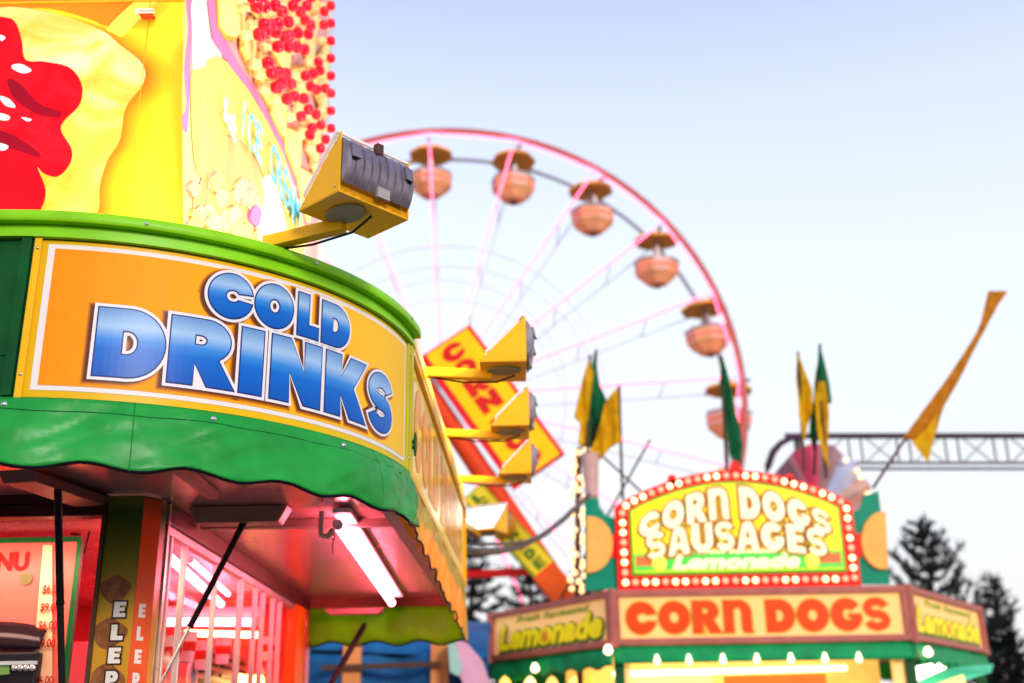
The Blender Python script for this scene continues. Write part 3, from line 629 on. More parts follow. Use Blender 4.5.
# ================================================================ billboards on the roof
XB = -1.24; ZB = 3.09
def bx_(px, py): return at_x(px, py, XB)
bl1 = thing('cake_billboard', 'yellow billboard picturing a cherry topped funnel cake, above the green roof trim', 'billboard', (-2.6, 3.95, ZB))
YB = 3.90
b = MB(); b.bb((-4.6, YB, ZB), (-1.243, YB+.05, 6.6)); b.build('panel', ramp_mat('cake_board_print', [(0, (.72, .12, .005)), (.42, (.82, .26, .005)), (.60, (.88, .42, .008)), (.8, (.92, .58, .015)), (1, (.85, .66, .03))], 'X', -1.2, 1.36, .3, var=.12, scale=1.6), bl1)
def plane1(pts, name, m_, h, parent=bl1, jig=0):
    P = [at_y(x, y, YB) for x, y in pts]; P2 = [(p.x, p.z) for p in P]
    if jig:   # Catmull-Rom through the points for soft outlines
        n = len(P2); Q = []
        for i in range(n):
            p0, p1, p2, p3 = P2[i-1], P2[i], P2[(i+1) % n], P2[(i+2) % n]
            for t in [k/6 for k in range(6)]:
                Q.append(tuple(.5*((2*p1[j])+(-p0[j]+p2[j])*t+(2*p0[j]-5*p1[j]+4*p2[j]-p3[j])*t*t+(-p0[j]+3*p1[j]-3*p2[j]+p3[j])*t**3) for j in (0, 1)))
        P2 = Q
    bb = MB(); solid2d(bb, [P2], lambda u, v, h_: V3((u, YB-h_, v)), None, h); return bb.build(name, m_, parent)
mcake = mat('cake_cream', (.80, .52, .17), .45, var=.30, scale=3.2)
CK = [(-60, 215), (-60, 30), (0, 8), (55, 14), (100, 30), (120, 45), (143, 65), (143, 85), (126, 108), (120, 140), (108, 160), (100, 185), (96, 215), (60, 222), (0, 216)]
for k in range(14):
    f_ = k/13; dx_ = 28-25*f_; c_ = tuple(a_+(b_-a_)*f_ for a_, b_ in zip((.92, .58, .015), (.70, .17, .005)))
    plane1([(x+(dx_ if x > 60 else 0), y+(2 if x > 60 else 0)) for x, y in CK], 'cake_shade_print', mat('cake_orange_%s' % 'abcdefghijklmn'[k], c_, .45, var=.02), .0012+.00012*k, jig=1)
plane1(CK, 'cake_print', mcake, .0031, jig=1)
def mottled(m_, stops, scale, dist=1.2):
    nt_ = m_.node_tree; r_ = next(q for q in nt_.nodes if q.type == 'VALTORGB'); n_ = next(q for q in nt_.nodes if q.type == 'TEX_NOISE'); n_.inputs['Scale'].default_value = scale; n_.inputs['Distortion'].default_value = dist
    while len(r_.color_ramp.elements) < len(stops): r_.color_ramp.elements.new(.5)
    for e_, (p_, c_) in zip(r_.color_ramp.elements, stops): e_.position = p_; e_.color = (*c_, 1)
mottled(mcake, [(.30, (.62, .30, .02)), (.42, (.74, .46, .07)), (.52, (.80, .58, .20)), (.66, (.86, .70, .38)), (.72, (.70, .44, .08))], 2.6)
mch = mat('cherry_red', (.72, .001, .006), .35, var=.4, scale=5)
plane1([(-60, 215), (-60, 10), (0, 17), (15, 22), (22, 40), (26, 60), (45, 62), (70, 68), (82, 85), (80, 105), (64, 122), (62, 132), (72, 150), (70, 165), (58, 177), (44, 174), (38, 168), (46, 190), (42, 208), (30, 214)], 'cherry_print', mch, .004, jig=1)
mottled(mch, [(.3, (.35, .0, .004)), (.45, (.62, .0, .006)), (.6, (.80, .004, .012)), (.75, (.55, .0, .01))], 3.5, 2.0)
mchd = mat('cherry_dark_print', (.20, .0, .008), .25)
plane1([(8, 80), (20, 84), (40, 104), (60, 112), (58, 118), (36, 114), (14, 98)], 'cherry_line', mchd, .0052, jig=1)
plane1([(-10, 128), (14, 136), (36, 150), (40, 158), (20, 152), (-10, 142)], 'cherry_line', mchd, .0052, jig=1)
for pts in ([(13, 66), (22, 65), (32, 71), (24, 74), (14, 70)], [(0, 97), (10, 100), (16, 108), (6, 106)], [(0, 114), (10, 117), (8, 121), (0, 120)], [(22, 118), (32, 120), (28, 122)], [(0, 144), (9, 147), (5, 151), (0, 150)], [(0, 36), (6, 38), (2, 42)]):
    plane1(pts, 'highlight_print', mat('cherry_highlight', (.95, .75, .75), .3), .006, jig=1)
plane1([(-60, -60), (150, -60), (120, 28), (92, 20), (40, 8), (-60, 12)], 'orange_swoosh', mat('swoosh_orange', (.85, .20, .008), .35, var=.2, scale=3), .0012, jig=1)
plane1([(108, 28), (150, -10), (172, -14), (130, 30), (118, 37)], 'yellow_swoosh', mat('swoosh_yellow', (.9, .7, .08), .35), .0022, jig=1)
zq = at_y(90, 3, YB).z; b = MB(); b.bb((-4.6, YB-.009, zq), (-1.243, YB-.001, zq+.006)); b.build('seam_strip', mat('seam_ochre', (.85, .42, .02), .4), bl1)
b = MB(); b.bb((-1.47, YB-.004, ZB), (-1.467, YB-.001, 6.6)); b.build('seam_strip', mat('seam_ochre', (.85, .42, .02), .4), bl1)
# small red sign lamp on the billboard
sl = thing('sign_lamp', 'little red and white lamp clipped on the yellow billboard', 'lamp', at_y(148, 16, YB-.03))
b = MB(); b.box(at_y(147, 14, YB-.03), (.055, .05, .022)); b.build('housing', mat('housing_orange', (.7, .08, .02), .4), sl, bevel=.004)
b = MB(); q = at_y(147, 14, YB-.035); 
for dz in (-.014, .0): b.tube([q+V3((-.036, -.03, dz)), q+V3((.036, -.03, dz))], .004, 6)
for dx in (-.036, .036): b.tube([q+V3((dx, -.03, -.014)), q+V3((dx*.8, .02, .004))], .004, 6)
b.build('guard', m_white, sl, smooth=True)

bl2 = thing('ice_cream_billboard', 'pink billboard with soft ice cream picture and letters studded with red bulbs', 'billboard', (XB, 5.2, ZB))
YE = 6.62
b = MB(); b.bb((XB-.06, 3.955, ZB), (XB, YE, 6.9)); b.build('panel', mat('pink_board_print', (.88, .36, .34), .4, var=.2, scale=2), bl2)
def plane2(pts, name, m_, h, jig=0, raw=False, step=None):
    P2 = pts if raw else [(bx_(x, y).y, bx_(x, y).z) for x, y in pts]
    if jig:
        n = len(P2); Q = []
        for i in range(n):
            p0, p1, p2, p3 = P2[i-1], P2[i], P2[(i+1) % n], P2[(i+2) % n]
            for t in [k/6 for k in range(6)]:
                Q.append(tuple(.5*((2*p1[j])+(-p0[j]+p2[j])*t+(2*p0[j]-5*p1[j]+4*p2[j]-p3[j])*t*t+(-p0[j]+3*p1[j]-3*p2[j]+p3[j])*t**3) for j in (0, 1)))
        P2 = Q
    bb = MB(); solid2d(bb, [P2], lambda u, v, h_: V3((XB+h_, u, v)), 0.0 if h > .01 else None, h); return bb.build(name, m_, bl2)
mpink = mat('print_magenta', (.80, .16, .38), .4, var=.1)
mcream = mat('print_cream', (.92, .66, .12), .4, var=.06); mpale = mat('print_pale', (.95, .85, .66), .4, var=.12, scale=8)
myel = mat('print_yellow', (.95, .66, .14), .4, var=.05)
# left column of berries and vanilla swirl
plane2([(183, 225), (182, 90), (184, 0), (192, 0), (193, 60), (200, 225)], 'peach_print', mat('print_peach', (.9, .45, .2), .4), .001)
plane2([(181, 120), (186, 105), (184, 70), (188, 30), (186, 0), (191, 0), (190, 60), (187, 130)], 'berry_print', mpink, .002, jig=1)
plane2([(165, 224), (167, 190), (172, 178), (166, 165), (168, 140), (174, 136), (180, 150), (180, 170), (184, 185), (176, 205), (170, 224)], 'berry_print', mpink, .003) if False else None
plane2([(192, 0), (213, 0), (215, 30), (220, 60), (200, 75), (192, 70), (191, 30)], 'cream_swirl_print', mpale, .004, jig=1)
plane2([(190, 75), (200, 68), (212, 66), (222, 75), (224, 110), (226, 140), (224, 160), (214, 170), (203, 178), (196, 172), (192, 150), (190, 110)], 'soda_cup_print', mcream, .005, jig=1)
plane2([(196, 150), (204, 70), (208, 62), (211, 78), (206, 172)], 'cup_shade_print', myel, .006, jig=1)
plane2([(206, 60), (216, 56), (232, 66), (250, 88), (268, 118), (284, 152), (296, 186), (304, 215), (306, 240), (300, 262), (292, 262), (284, 238), (272, 200), (256, 160), (240, 140), (226, 134), (212, 136), (206, 120)], 'banner_print', mcream, .007, jig=0)
plane2([(212, 138), (226, 136), (240, 142), (256, 162), (270, 200), (282, 240), (262, 245), (222, 232), (196, 224), (192, 200), (200, 180)], 'bowl_print', mat('print_apricot', (.85, .34, .12), .4, var=.25, scale=4), .004, jig=1)
rr = random.Random(3)
for k in range(34):
    cx, cy = rr.uniform(188, 268), rr.uniform(178, 236); r_ = rr.uniform(5, 10)
    if cx > 222 and cy < 150+(cx-222)*1.5: continue
    plane2([(cx+r_*.8*math.cos(a)*(1+.25*math.sin(3*a+k)), cy+r_*math.sin(a)*(1+.25*math.cos(2*a+k))) for a in [i*math.pi/5 for i in range(10)]], 'popcorn_print', mat('print_popcorn_%d' % (k % 3), [(.90, .62, .25), (.85, .45, .16), (.80, .34, .22)][k % 3], .4, var=.15, scale=12), .0075+.0004*k, jig=1)
plane2([(256, 224), (264, 200), (262, 180), (268, 176), (276, 200), (284, 250), (262, 246)], 'flood_glare', mat('glare_white', (.95, .93, .90), .35), .021, jig=1)  # white patch painted for the flood lamps' glare on the board
plane2([(246, 218), (252, 205), (258, 214), (254, 226)], 'berry_print', mpink, .0205, jig=1)
# pink and pale arcs running down to the far edge
def arcband(o, i_, name, m_, h): plane2(o+i_[::-1], name, m_, h)
A0 = [(213, 0), (218, 30), (236, 62), (256, 92), (274, 126), (290, 162), (302, 200), (312, 240)]
A1 = [(205, 0), (210, 40), (228, 66), (248, 92), (266, 122), (283, 156), (296, 196), (306, 236)]
arcband(A0, A1, 'arc_print', mpink, .009)
# "Soft ICE CREAM" printed along the banner
def onboard2(words_, m_, h):
    for (t, pts, sy) in words_:
        bb = MB(); N = len(t)
        for i, ch in enumerate(t):
            if ch == ' ': continue
            f = i/(N-1) if N > 1 else 0; k = f*(len(pts)-1); j = min(int(k), len(pts)-2) if len(pts) > 1 else 0
            x = pts[j][0]+(pts[j+1][0]-pts[j][0])*(k-j); y = pts[j][1]+(pts[j+1][1]-pts[j][1])*(k-j)
            c = bx_(x, y); top = bx_(x, y-sy); wd = (bx_(x+8, y).y-c.y)
            wd_ = wd*(.22 if ch == 'I' else .9)
            vs_, fs = fit_text(ch, c.y-wd_/2, c.z, wd_, (top.z-c.z), .0 if ch == 'I' else .012, 0)
            solid2d(bb, None, lambda u, v, h_: V3((XB+h_, u, v)), None, h, 0, None, (vs_, fs))
        bb.build('lettering', m_, bl2)
mcy = mat('print_cyan', (.12, .55, .72), .4)
onboard2([('ICE CREAM', [(236, 136), (244, 148), (252, 160), (259, 170), (267, 180), (273, 193), (280, 206), (285, 216), (291, 228)], 40)], mcy, .030)
bb = MB(); c = bx_(216, 118); vs_, fs = fit_text('Soft', c.y, c.z, bx_(231, 118).y-c.y, bx_(216, 90).z-c.z, .03); solid2d(bb, None, lambda u, v, h_: V3((XB+h_, u, v)), None, .0300, 0, None, (vs_, fs)); bb.build('lettering', mat('print_pinkwhite', (.95, .7, .75), .4), bl2)
# channel letters with bulbs: pale block capitals following the arc
CH = [[(215, 0), (216, 24), (222, 34), (230, 37), (238, 28), (240, 0)], [(238, 22), (238, 48), (249, 72), (252, 20)], [(254, 52), (253, 80), (266, 104), (268, 60)],
      [(268, 90), (268, 112), (280, 136), (284, 96)], [(282, 128), (283, 148), (294, 176), (298, 134)], [(295, 168), (296, 186), (305, 222), (309, 176)], [(246, 0), (252, 18), (262, 26), (268, 0)],
      [(268, 20), (270, 52), (284, 76), (290, 20)], [(288, 70), (288, 94), (300, 126), (306, 66)], [(303, 120), (303, 144), (313, 176), (318, 110)], [(296, 0), (298, 40), (309, 70), (316, 0)], [(311, 66), (312, 92), (322, 118), (326, 40)]]
mchl = mat('channel_letter_cream', (.95, .78, .26), .4, var=.1); mche = mat('channel_letter_edge', (.85, .35, .05), .4)
for k, pts in enumerate(CH):
    P2 = [(bx_(x, y).y, bx_(x, y).z) for x, y in pts]
    if area(P2) < 0: P2 = P2[::-1]
    bb = MB(); solid2d(bb, [P2], lambda u, v, h_: V3((XB+h_, u, v)), .012, .03); o = bb.build('channel_letter', mchl, bl2)
    bb = MB(); solid2d(bb, [grow(P2, .022)], lambda u, v, h_: V3((XB+h_, u, v)), .0105, .014); bb.build('letter_edge', mche, o)
# bulbs
mbr_ = mat('bulb_red', (.80, .0, .02), .12, coat=.5, em=(1, .0, .03), es=.15); mso = mat('bulb_socket', (.95, .62, .30), .25)
cand = []
for j in range(0, 20):
    for i in range(0, 14):
        px = 220+i*9.0+(j % 2)*4+rr.uniform(-2.5, 2.5); py = -4+j*13+rr.uniform(-4, 4)
        lim = 216+py*.36+ (30 if py > 100 else 14) + max(0, 40-py)*.1
        if px < lim or px > 318: continue
        if px > 312 and py > 182: continue
        if (300 < px < 322 and rr.random() < .45) or rr.random() < .22: continue
        cand.append((px, py))
for k in range(8): cand.append((320, 6+k*17.5))
rr.shuffle(cand); cand = cand[:100]
bulb0 = None; OFF = bl2.location
for (px, py) in cand:
    c = at_x(px, py, XB+.04)
    if bulb0 is None:
        bb = MB(); F = Matrix.Rotation(R(90), 3, 'Y'); bb.lathe([(.016, -.02), (.027, -.005), (.030, .01), (.021, .02), (.021, .045)], (0, 0, 0), 12, 0, F)
        me = bb.build('bulb_socket', mso, None, True); me.parent = bl2
        b2 = MB(); b2.lathe([(.019, .045), (.027, .054), (.032, .068), (.030, .084), (.020, .096), (1e-5, .10)], (0, 0, 0), 12, 0, F); g2 = b2.build('bulb', mbr_, None, True); g2.parent = me
        bulb0 = me; o = me
    else:
        o = bulb0.copy(); COL.objects.link(o); o.parent = bl2; g2 = bulb0.children[0].copy(); COL.objects.link(g2); g2.parent = o
    o.location = c-OFF
b = MB(); b.bb((XB-.06, YE, ZB), (XB+.03, YE+.03, 6.9)); b.build('edge_trim', mat('edge_mint', (.5, .6, .6), .4), bl2)

# ================================================================ flood lamps
DP, WD, HT = .20, .285, .205
mlens = mat('flood_glass', (1, .95, .9), .3, em=(1, .93, .80), es=1.2, var=0)
mfr = mat('lens_frame_white', (.85, .78, .75), .3, var=.03)
def flood(label, base, yaw, arm_dir, arm_len, hous=None, pw=1.0):
    t = thing('flood_lamp', label, 'flood lamp', base, 'yellow flood lamps along the roof')
    Rz = Matrix.Rotation(yaw, 3, 'Z'); base = V3(base); ad = V3(arm_dir).normalized()
    H0 = V3(hous) if hous else base+ad*arm_len                     # mouth lower edge centre
    L = lambda x, y, z: H0+Rz @ V3((x, y, z))
    b = MB(); b.bar(base, H0+Rz @ V3((.05, 0, -.020))+V3((0, 0, 0)), .042, .042); b.build('arm', m_ylw, t, bevel=.002)
    w2 = WD/2
    for sgn in (-1, 1):
        b = MB(); y = sgn*w2; b.prism([L(0, y, 0), L(DP, y, 0), L(DP, y, HT)], Rz @ V3((0, -sgn*.004, 0))); b.build('side_plate', m_ylw, t)
    b = MB(); b.prism([L(0, -w2, -.001), L(DP, -w2, -.001), L(DP, w2, -.001), L(0, w2, -.001)], (0, 0, -.004)); b.build('bottom_plate', m_ylw, t, bevel=.001)
    b = MB(); b.prism([L(DP/2+.075*math.cos(q)*(1 if abs(math.cos(q)) < .8 else 1), -.035+.055*math.sin(q), -.006) for q in [i*math.pi/12 for i in range(24)]], (0, 0, -.008)); b.build('mount_plate', mat('mount_grey', (.30, .27, .16), .4), t, bevel=.005)
    # ribbed reflector shell bulging out of the back
    b = MB()
    def refl(u, v):
        y = -w2+.006+(WD-.012)*u; a = v*math.pi*.62
        k = (u*8.5) % 1.0; rib = .009*max(0, min(1, 3*math.sin(math.pi*2*k)))
        end = min(1, min(u, 1-u)*14)
        r_ = .100+rib*end; a = v*math.pi*.74; x = DP-.036+(r_*math.sin(a+.12))*.66; z = HT-.010-(1-math.cos(a))*.098
        return L(x, y, z)
    b.grid(refl, 102, 14); rf = b.build('reflector', m_grey, t, smooth=True, fixn=False)
    for sgn in (-1, 1):
        b = MB(); b.add([L(DP-.028, sgn*(w2-.006), HT-.012)]+[refl(0 if sgn < 0 else 1, k/14) for k in range(15)], [[0, i+1, i+2] for i in range(14)]); b.build('end_cheek', m_grey, rf)
        b = MB(); P = [refl(.04 if sgn < 0 else .84, .38), refl(.16 if sgn < 0 else .96, .38), refl(.16 if sgn < 0 else .96, .62), refl(.04 if sgn < 0 else .84, .62)]
        nrm = Rz @ V3((.010, 0, -.002)); b.prism([p+nrm*.2 for p in P], nrm); b.build('hinge_boss', m_grey, rf, bevel=.002)
    b = MB(); b.box(L(DP+.012, 0, HT-.018), (.022, .026, .040), Rz); b.bb((0, 0, 0), (0, 0, 0)) if False else None; b.build('clip', m_brown, t, bevel=.002)
    b = MB(); b.box(L(DP+.02, .015, .035), (.012, .05, .035), Rz); b.build('rating_plate', mat('rating_plate', (.36, .32, .30), .3), t)
    b = MB(); b.prism([L(DP-.004, -w2+.004, 0), L(DP-.004, w2-.004, 0), L(DP-.03, w2-.004, HT*.55), L(DP-.03, -w2+.004, HT*.55)], Rz @ V3((-.004, 0, 0))); b.build('back_plate', mat('inner_gloss_yellow', (.95, .40, .01), .15, .5), t)
    # lens frame along the open slope
    b = MB(); e = .006
    c1, c2, c3, c4 = L(-e, -w2-.003, .004), L(DP-.014, -w2-.003, HT+.001), L(DP-.014, w2+.003, HT+.001), L(-e, w2+.003, .004)
    c1 = c1.lerp(c2, .18); c4 = c4.lerp(c3, .18)
    for p, q in ((c1, c2), (c2, c3), (c3, c4), (c4, c1)): b.bar(p, q, .009, .009)
    b.build('lens_frame', mfr, t)
    b = MB(); b.add([L(.012, -w2+.012, .012), L(DP-.012, -w2+.012, HT-.012), L(DP-.012, w2-.012, HT-.012), L(.012, w2-.012, .012)], [(0, 1, 2, 3)]); b.build('lens', mlens, t, solid=.002)
    for sgn in (-1, 1):
        for (x_, z_) in ((.03, .018), (DP-.02, HT-.03), (DP-.02, .02)):
            b = MB(); b.ball(L(x_, sgn*(w2+.001), z_), .0035, 8); b.build('bolt', m_steel, t, smooth=True)
    b = MB(); e0 = base+V3((.03, 0, -.022)); e1 = L(.07, .02, -.045); e2 = L(DP*.75, .03, -.012); b.tube([e0, e0.lerp(e1, .5)+V3((0, 0, -.012)), e1, e2], .004, 6); b.build('cable', m_dark, t, smooth=True)
    # the real light leaving the slope towards the board, inward and up
    cpos = L(DP/2-.03, 0, HT/2+.03); d = (Rz @ V3((-1.0, 0, .72))).normalized()
    l = bpy.data.lights.new('lamp_light', 'AREA'); l.shape = 'RECTANGLE'; l.size = .24; l.size_y = .24; l.energy = FLOOD_W*pw; l.color = (1, .93, .78); l.spread = R(150)
    lo = bpy.data.objects.new('lamp_light', l); COL.objects.link(lo); lo.parent = t; lo.location = cpos-t.location; lo.rotation_euler = d.to_track_quat('-Z', 'Y').to_euler()
    return t
FLOOD_W = 8.5
yaw0 = math.atan2(-.677, .736)
flood('yellow flood lamp with grey ribbed back, in sharp view over the curved sign', (-.80, 3.345, 3.150), yaw0, (1, 0, 0), .2, (-.570, 3.310, 3.200))
for lb, Y in (('yellow flood lamp highest of those sticking out beside the tilted red lettered board', 4.68), ('yellow flood lamp second from top in the row beside the tilted board', 5.70), ('yellow flood lamp third from top, above the green lettered lemonade board', 6.78), ):
    flood(lb, (path(min(SE, S1+(Y-4.07)))[0]-.01, min(Y, 7.1), 3.14), 0 if Y < 7.5 else R(8), (1, 0, .0), .255, None, 1.7)
q = at_y(476, 534, 7.75)
flood('yellow flood lamp lowest in the row, its bright glass showing', (-.37, 7.17, q.z-.02), R(62), (0, 1, 0), .5, (q.x, 7.62, q.z), .04)
# two more floods round the front, out of the frame to the side
flood('yellow flood lamp over the dark green fascia panels', (-1.9, 3.1, 3.15), R(-90), (0, -1, 0), .25)

# ================================================================ ferris wheel
WC = V3((-2.66, 40, 13.80)); WR = 11.12; WB = 2.0
fw = thing('ferris_wheel', 'tall ferris wheel with pink lit spokes and rim against the pale sky', 'ferris wheel', (WC.x, WC.y, 0))
mrim = mat('wheel_rim_brown', (.45, .14, .12), .5); mgr = mat('wheel_steel_grey', (.30, .30, .36), .5); mled = mat('led_pink', (1, .4, .5), .4, em=(1, .07, .17), es=4.2, var=0)
mlsk = mat('spoke_pale_steel', (.62, .64, .74), .5)
def wp(a, r, y=0): return WC+V3((r*math.cos(a), y, r*math.sin(a)))
ANG = [R(92.8-18*k) for k in range(20)]
def leds(mb, a, c, n, r=.055):
    a, c = V3(a), V3(c); mb.tube([a, c], r*.3, 5)
    for i in range(n):
        p = a.lerp(c, (i+.5)/n); mb.add([p+V3(q)*r for q in ((1, 0, 0), (-1, 0, 0), (0, 1, 0), (0, -1, 0), (0, 0, 1), (0, 0, -1))], [(0, 2, 4), (2, 1, 4), (1, 3, 4), (3, 0, 4), (2, 0, 5), (1, 2, 5), (3, 1, 5), (0, 3, 5)])
for side, y in ((0, 0.0), (1, WB)):
    b = MB(); N = 80; b.tube([wp(ANG[0]-2*math.pi*i/N, WR+(.12 if side == 0 else -.1), y) for i in range(N)], .12 if side == 0 else .085, 8, closed=True)
    b.build('rim', mrim if side == 0 else mgr, fw, smooth=True)
    for rr_ in (.42, .55):
        b = MB(); b.tube([wp(2*math.pi*i/60, WR*rr_, y) for i in range(60)], .02, 6, closed=True); b.build('inner_ring', mlsk, fw, smooth=True)
    for k, a in enumerate(ANG):
        b = MB(); b.tube([wp(a, .9, y), wp(a, WR, y)], .03, 6)
        if side: 
            for rr_ in (.5, .75): b.tube([wp(a, WR*rr_, 0.05), wp(a, WR*rr_, y)], .022, 5)
        o = b.build('spoke', mlsk, fw, smooth=True)
        if side == 0:
            q = MB(); leds(q, wp(a, 1.2, -.09), wp(a, WR-.5, -.09), 56, .060); tag(q.build('light_strip', mled, o), kind='stuff')
            q = MB(); leds(q, wp(a, WR-.05, -.14), wp(ANG[(k+1) % 20], WR-.05, -.14), 19, .064); tag(q.build('light_strip', mled, o), kind='stuff')
b = MB(); b.tube([WC+V3((0, -.5, 0)), WC+V3((0, WB+.5, 0))], .35, 14); b.lathe([(1.0, -.05), (1.0, .05)], WC, 24, 0, Matrix.Rotation(R(90), 3, 'X')); b.lathe([(1.0, -.05), (1.0, .05)], WC+V3((0, WB, 0)), 24, 0, Matrix.Rotation(R(90), 3, 'X')); b.build('hub', mgr, fw, smooth=True)
for sg in (-1, 1):
    for y in (-.7, WB+.7):
        b = MB(); b.tube([WC+V3((0, y, 0)), (WC.x+sg*7.5, WC.y+y+(1.6 if y > 0 else -1.6), 0)], .2, 8); b.build('support_leg', mlsk, fw, smooth=True)
# gondola
gn = thing('wheel_gondola', 'x', 'gondola', (0, 0, 0), 'gondolas on the ferris wheel')
GM = {}
def gondola_mesh():
    b = MB(); b.lathe([(.10, .34), (.90, .02), (.95, -.10), (.90, -.10), (.10, .02)], (0, 0, -.14), 8); b.build('canopy', mat('canopy_ochre', (.85, .45, .07), .6, var=.15, scale=3), gn)
    b = MB(); b.lathe([(.15, -.98), (.42, -.90), (.86, -.50), (.90, -.08), (.84, .0), (.84, -.05), (.5, -.6), (.1, -.7)], (0, 0, -1.16), 8)
    for q in range(len(b.m)): b.m[q] = 1 if (q % 8) % 2 and q < 40 and q >= 16 else 0
    b.build('tub', [mat('tub_orange', (.92, .48, .22), .45, var=.10, scale=2.2), mat('tub_pink_white', (.88, .62, .55), .45, var=.1)], gn)
    b = MB(); b.lathe([(.86, -.03), (.93, -.03), (.93, .04), (.86, .04)], (0, 0, -1.16), 8); b.build('grab_rail', mat('rail_mauve', (.35, .28, .32), .4, .3), gn)
    b = MB(); b.lathe([(.17, -1.02), (.16, -.97), (.05, -.97)], (0, 0, -1.16), 10); b.build('drain_hub', m_brown, gn)
    b = MB(); b.lathe([(.893, -.16), (.872, -.42), (.885, -.42), (.905, -.16)], (0, 0, -1.16), 8); b.build('tub_band', mat('tub_band_red', (.85, .30, .18), .5), gn)
    b = MB(); b.tube([(0, 0, .1), (0, 0, -1.9)], .06, 8); b.build('pole', mgr, gn, smooth=True)
    b = MB(); b.tube([(0, -.2, -.5), (0, -.5, -1.6)], .08, 8); b.tube([(0, .2, -.5), (0, .5, -1.6)], .08, 8); b.build('centre_column', m_white, gn, smooth=True)
    b = MB(); b.bar((-.02, -1.1, 0), (-.02, 1.1, 0), .1, .1); b.build('axle', mgr, gn)
gondola_mesh()
places = ['highest, above and beside the sharp flood lamp', 'second clockwise from the top of the wheel', 'third clockwise from the top of the wheel', 'fourth clockwise from the top, below the rim bend', 'fifth clockwise from the top, over the green flag', 'sixth clockwise from the top, level with the lone green flag']
for k, a in enumerate(ANG):
    if k in range(7, 13) or False: pass
    if not (k <= 6 or k in (19,)): continue
    o = gn if k == 0 else copy_tree(gn)
    o.scale = (.98,)*3; o.rotation_euler = (R([2, -3, 1, 3, -2, 2, 0, 1][k % 8]), R([0, 2, -2, 1, -3, 2, 1, 0][k % 8]), R(17*k % 45)); o.location = wp(a, WR-.25, WB/2); o['label'] = ('orange and red wheel gondola, ' if k < 2 else 'orange wheel gondola, ')+(places[k] if k < len(places) else ('hidden just behind the corn dog sign' if k == 6 else 'behind the ice cream billboard'))
for k in range(7, 19):
    o = copy_tree(gn); o.location = wp(ANG[k], WR-.25, WB/2); o['label'] = 'ferris wheel gondola on the lower and far side, hidden behind the stands'

# ================================================================ corn dog stand
cs = thing('corn_dog_stand', 'six sided corn dog stand with pink framed cream fascia and green awning', 'food stand', (2.5, 13.5, 0))
ZF0, ZF1 = 2.575, 3.075
HX = [(-.30, 14.0), (1.0, 12.0), (4.08, 12.0), (5.68, 14.2), (4.08, 16.4), (1.0, 16.4)]
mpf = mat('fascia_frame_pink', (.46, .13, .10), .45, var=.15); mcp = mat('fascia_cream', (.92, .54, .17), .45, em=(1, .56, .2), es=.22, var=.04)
mgf = mat('awning_green', (.003, .26, .08), .5, var=.2)
def seg(i): a = V3((*HX[i], 0)); c = V3((*HX[(i+1) % 6], 0)); return a, c
def face_map(i):
    a, c = seg(i); d = (c-a).normalized(); n = V3((d.y, -d.x, 0)); return a, d, n, (c-a).length
for i in range(6):
    a, d, n, L = face_map(i)
    mp = lambda u, v, h, a=a, d=d, n=n: a+d*u+n*h+V3((0, 0, v))
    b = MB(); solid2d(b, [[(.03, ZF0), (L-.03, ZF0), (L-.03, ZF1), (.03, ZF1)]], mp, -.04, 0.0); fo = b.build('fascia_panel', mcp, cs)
    b = MB()
    for (u0, u1, v0, v1) in ((0, L, ZF0-.03, ZF0+.035), (0, L, ZF1-.04, ZF1+.03), (.0, .07, ZF0+.035, ZF1-.04), (L-.07, L, ZF0+.035, ZF1-.04)):
        solid2d(b, [[(u0, v0), (u1, v0), (u1, v1), (u0, v1)]], mp, -.045, .045)
    b.build('fascia_frame', mpf, cs, bevel=.006)
    b = MB(); b.tube([mp(.0, ZF0-.05, .02), mp(.0, ZF1+.04, .02)], .05, 8); b.build('corner_trim', mpf, cs, smooth=True)
    # green awning drop below the fascia
    b = MB()
    def aw(u, v, a=a, d=d, n=n, L=L, i=i):
        z1 = 2.36 if i == 1 else 2.33+.02*math.cos(u*L/.33*2*math.pi); return a+d*(u*L)+n*(.0+.04*v+(.02*mnoise.noise(V3((u*L*3, v, i))) if i != 1 else 0))+V3((0, 0, 2.54+(z1-2.54)*v))
    b.grid(aw, 48, 4); b.build('awning', mgf, cs, smooth=True, solid=.01, fixn=False)
# roof, posts, counter, inner walls
b = MB(); b.prism([(x, y, ZF1-.06) for x, y in [(2.5+(x-2.5)*.97, 14.1+(y-14.1)*.97) for x, y in HX]], (0, 0, .05)); b.build('roof', m_dgreen, cs)
for x, y in HX:
    b = MB(); x2, y2 = 2.5+(x-2.5)*.97, 14.1+(y-14.1)*.97; b.bb((x2-.05, y2-.05, 0), (x2+.05, y2+.05, ZF0)); b.build('post', m_dgreen, cs)
b = MB(); b.prism([(2.5+(x-2.5)*.96, 14.1+(y-14.1)*.96, .02) for x, y in HX], (0, 0, 1.05)); b.build('counter_base', mat('stand_base_yellow', (.8, .5, .04), .4), cs)
mwarm = mat('inner_wall_glow', (.85, .60, .25), .5, em=(1, .55, .12), es=.30, var=.2, scale=3)  # emission puts the tubes' light into the wall itself
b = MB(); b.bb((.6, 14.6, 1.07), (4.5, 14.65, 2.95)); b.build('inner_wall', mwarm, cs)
mhot = mat('tube_hot_yellow', (1, .95, .7), .4, em=(1, .80, .35), es=2.2, var=0)
a, c = at_y(612, 674, 12.1), at_y(846, 668, 12.1); b = MB(); b.tube([a, c], .03, 10); b.build('fluorescent_tube', mhot, cs, smooth=True)
b = MB(); b.bar(at_y(612, 682, 12.14), at_y(712, 680, 12.14), .03, .14); b.build('menu_strip', mat('menu_strip_yellow', (.9, .7, .2), .4, em=(1, .75, .2), es=.6), cs)
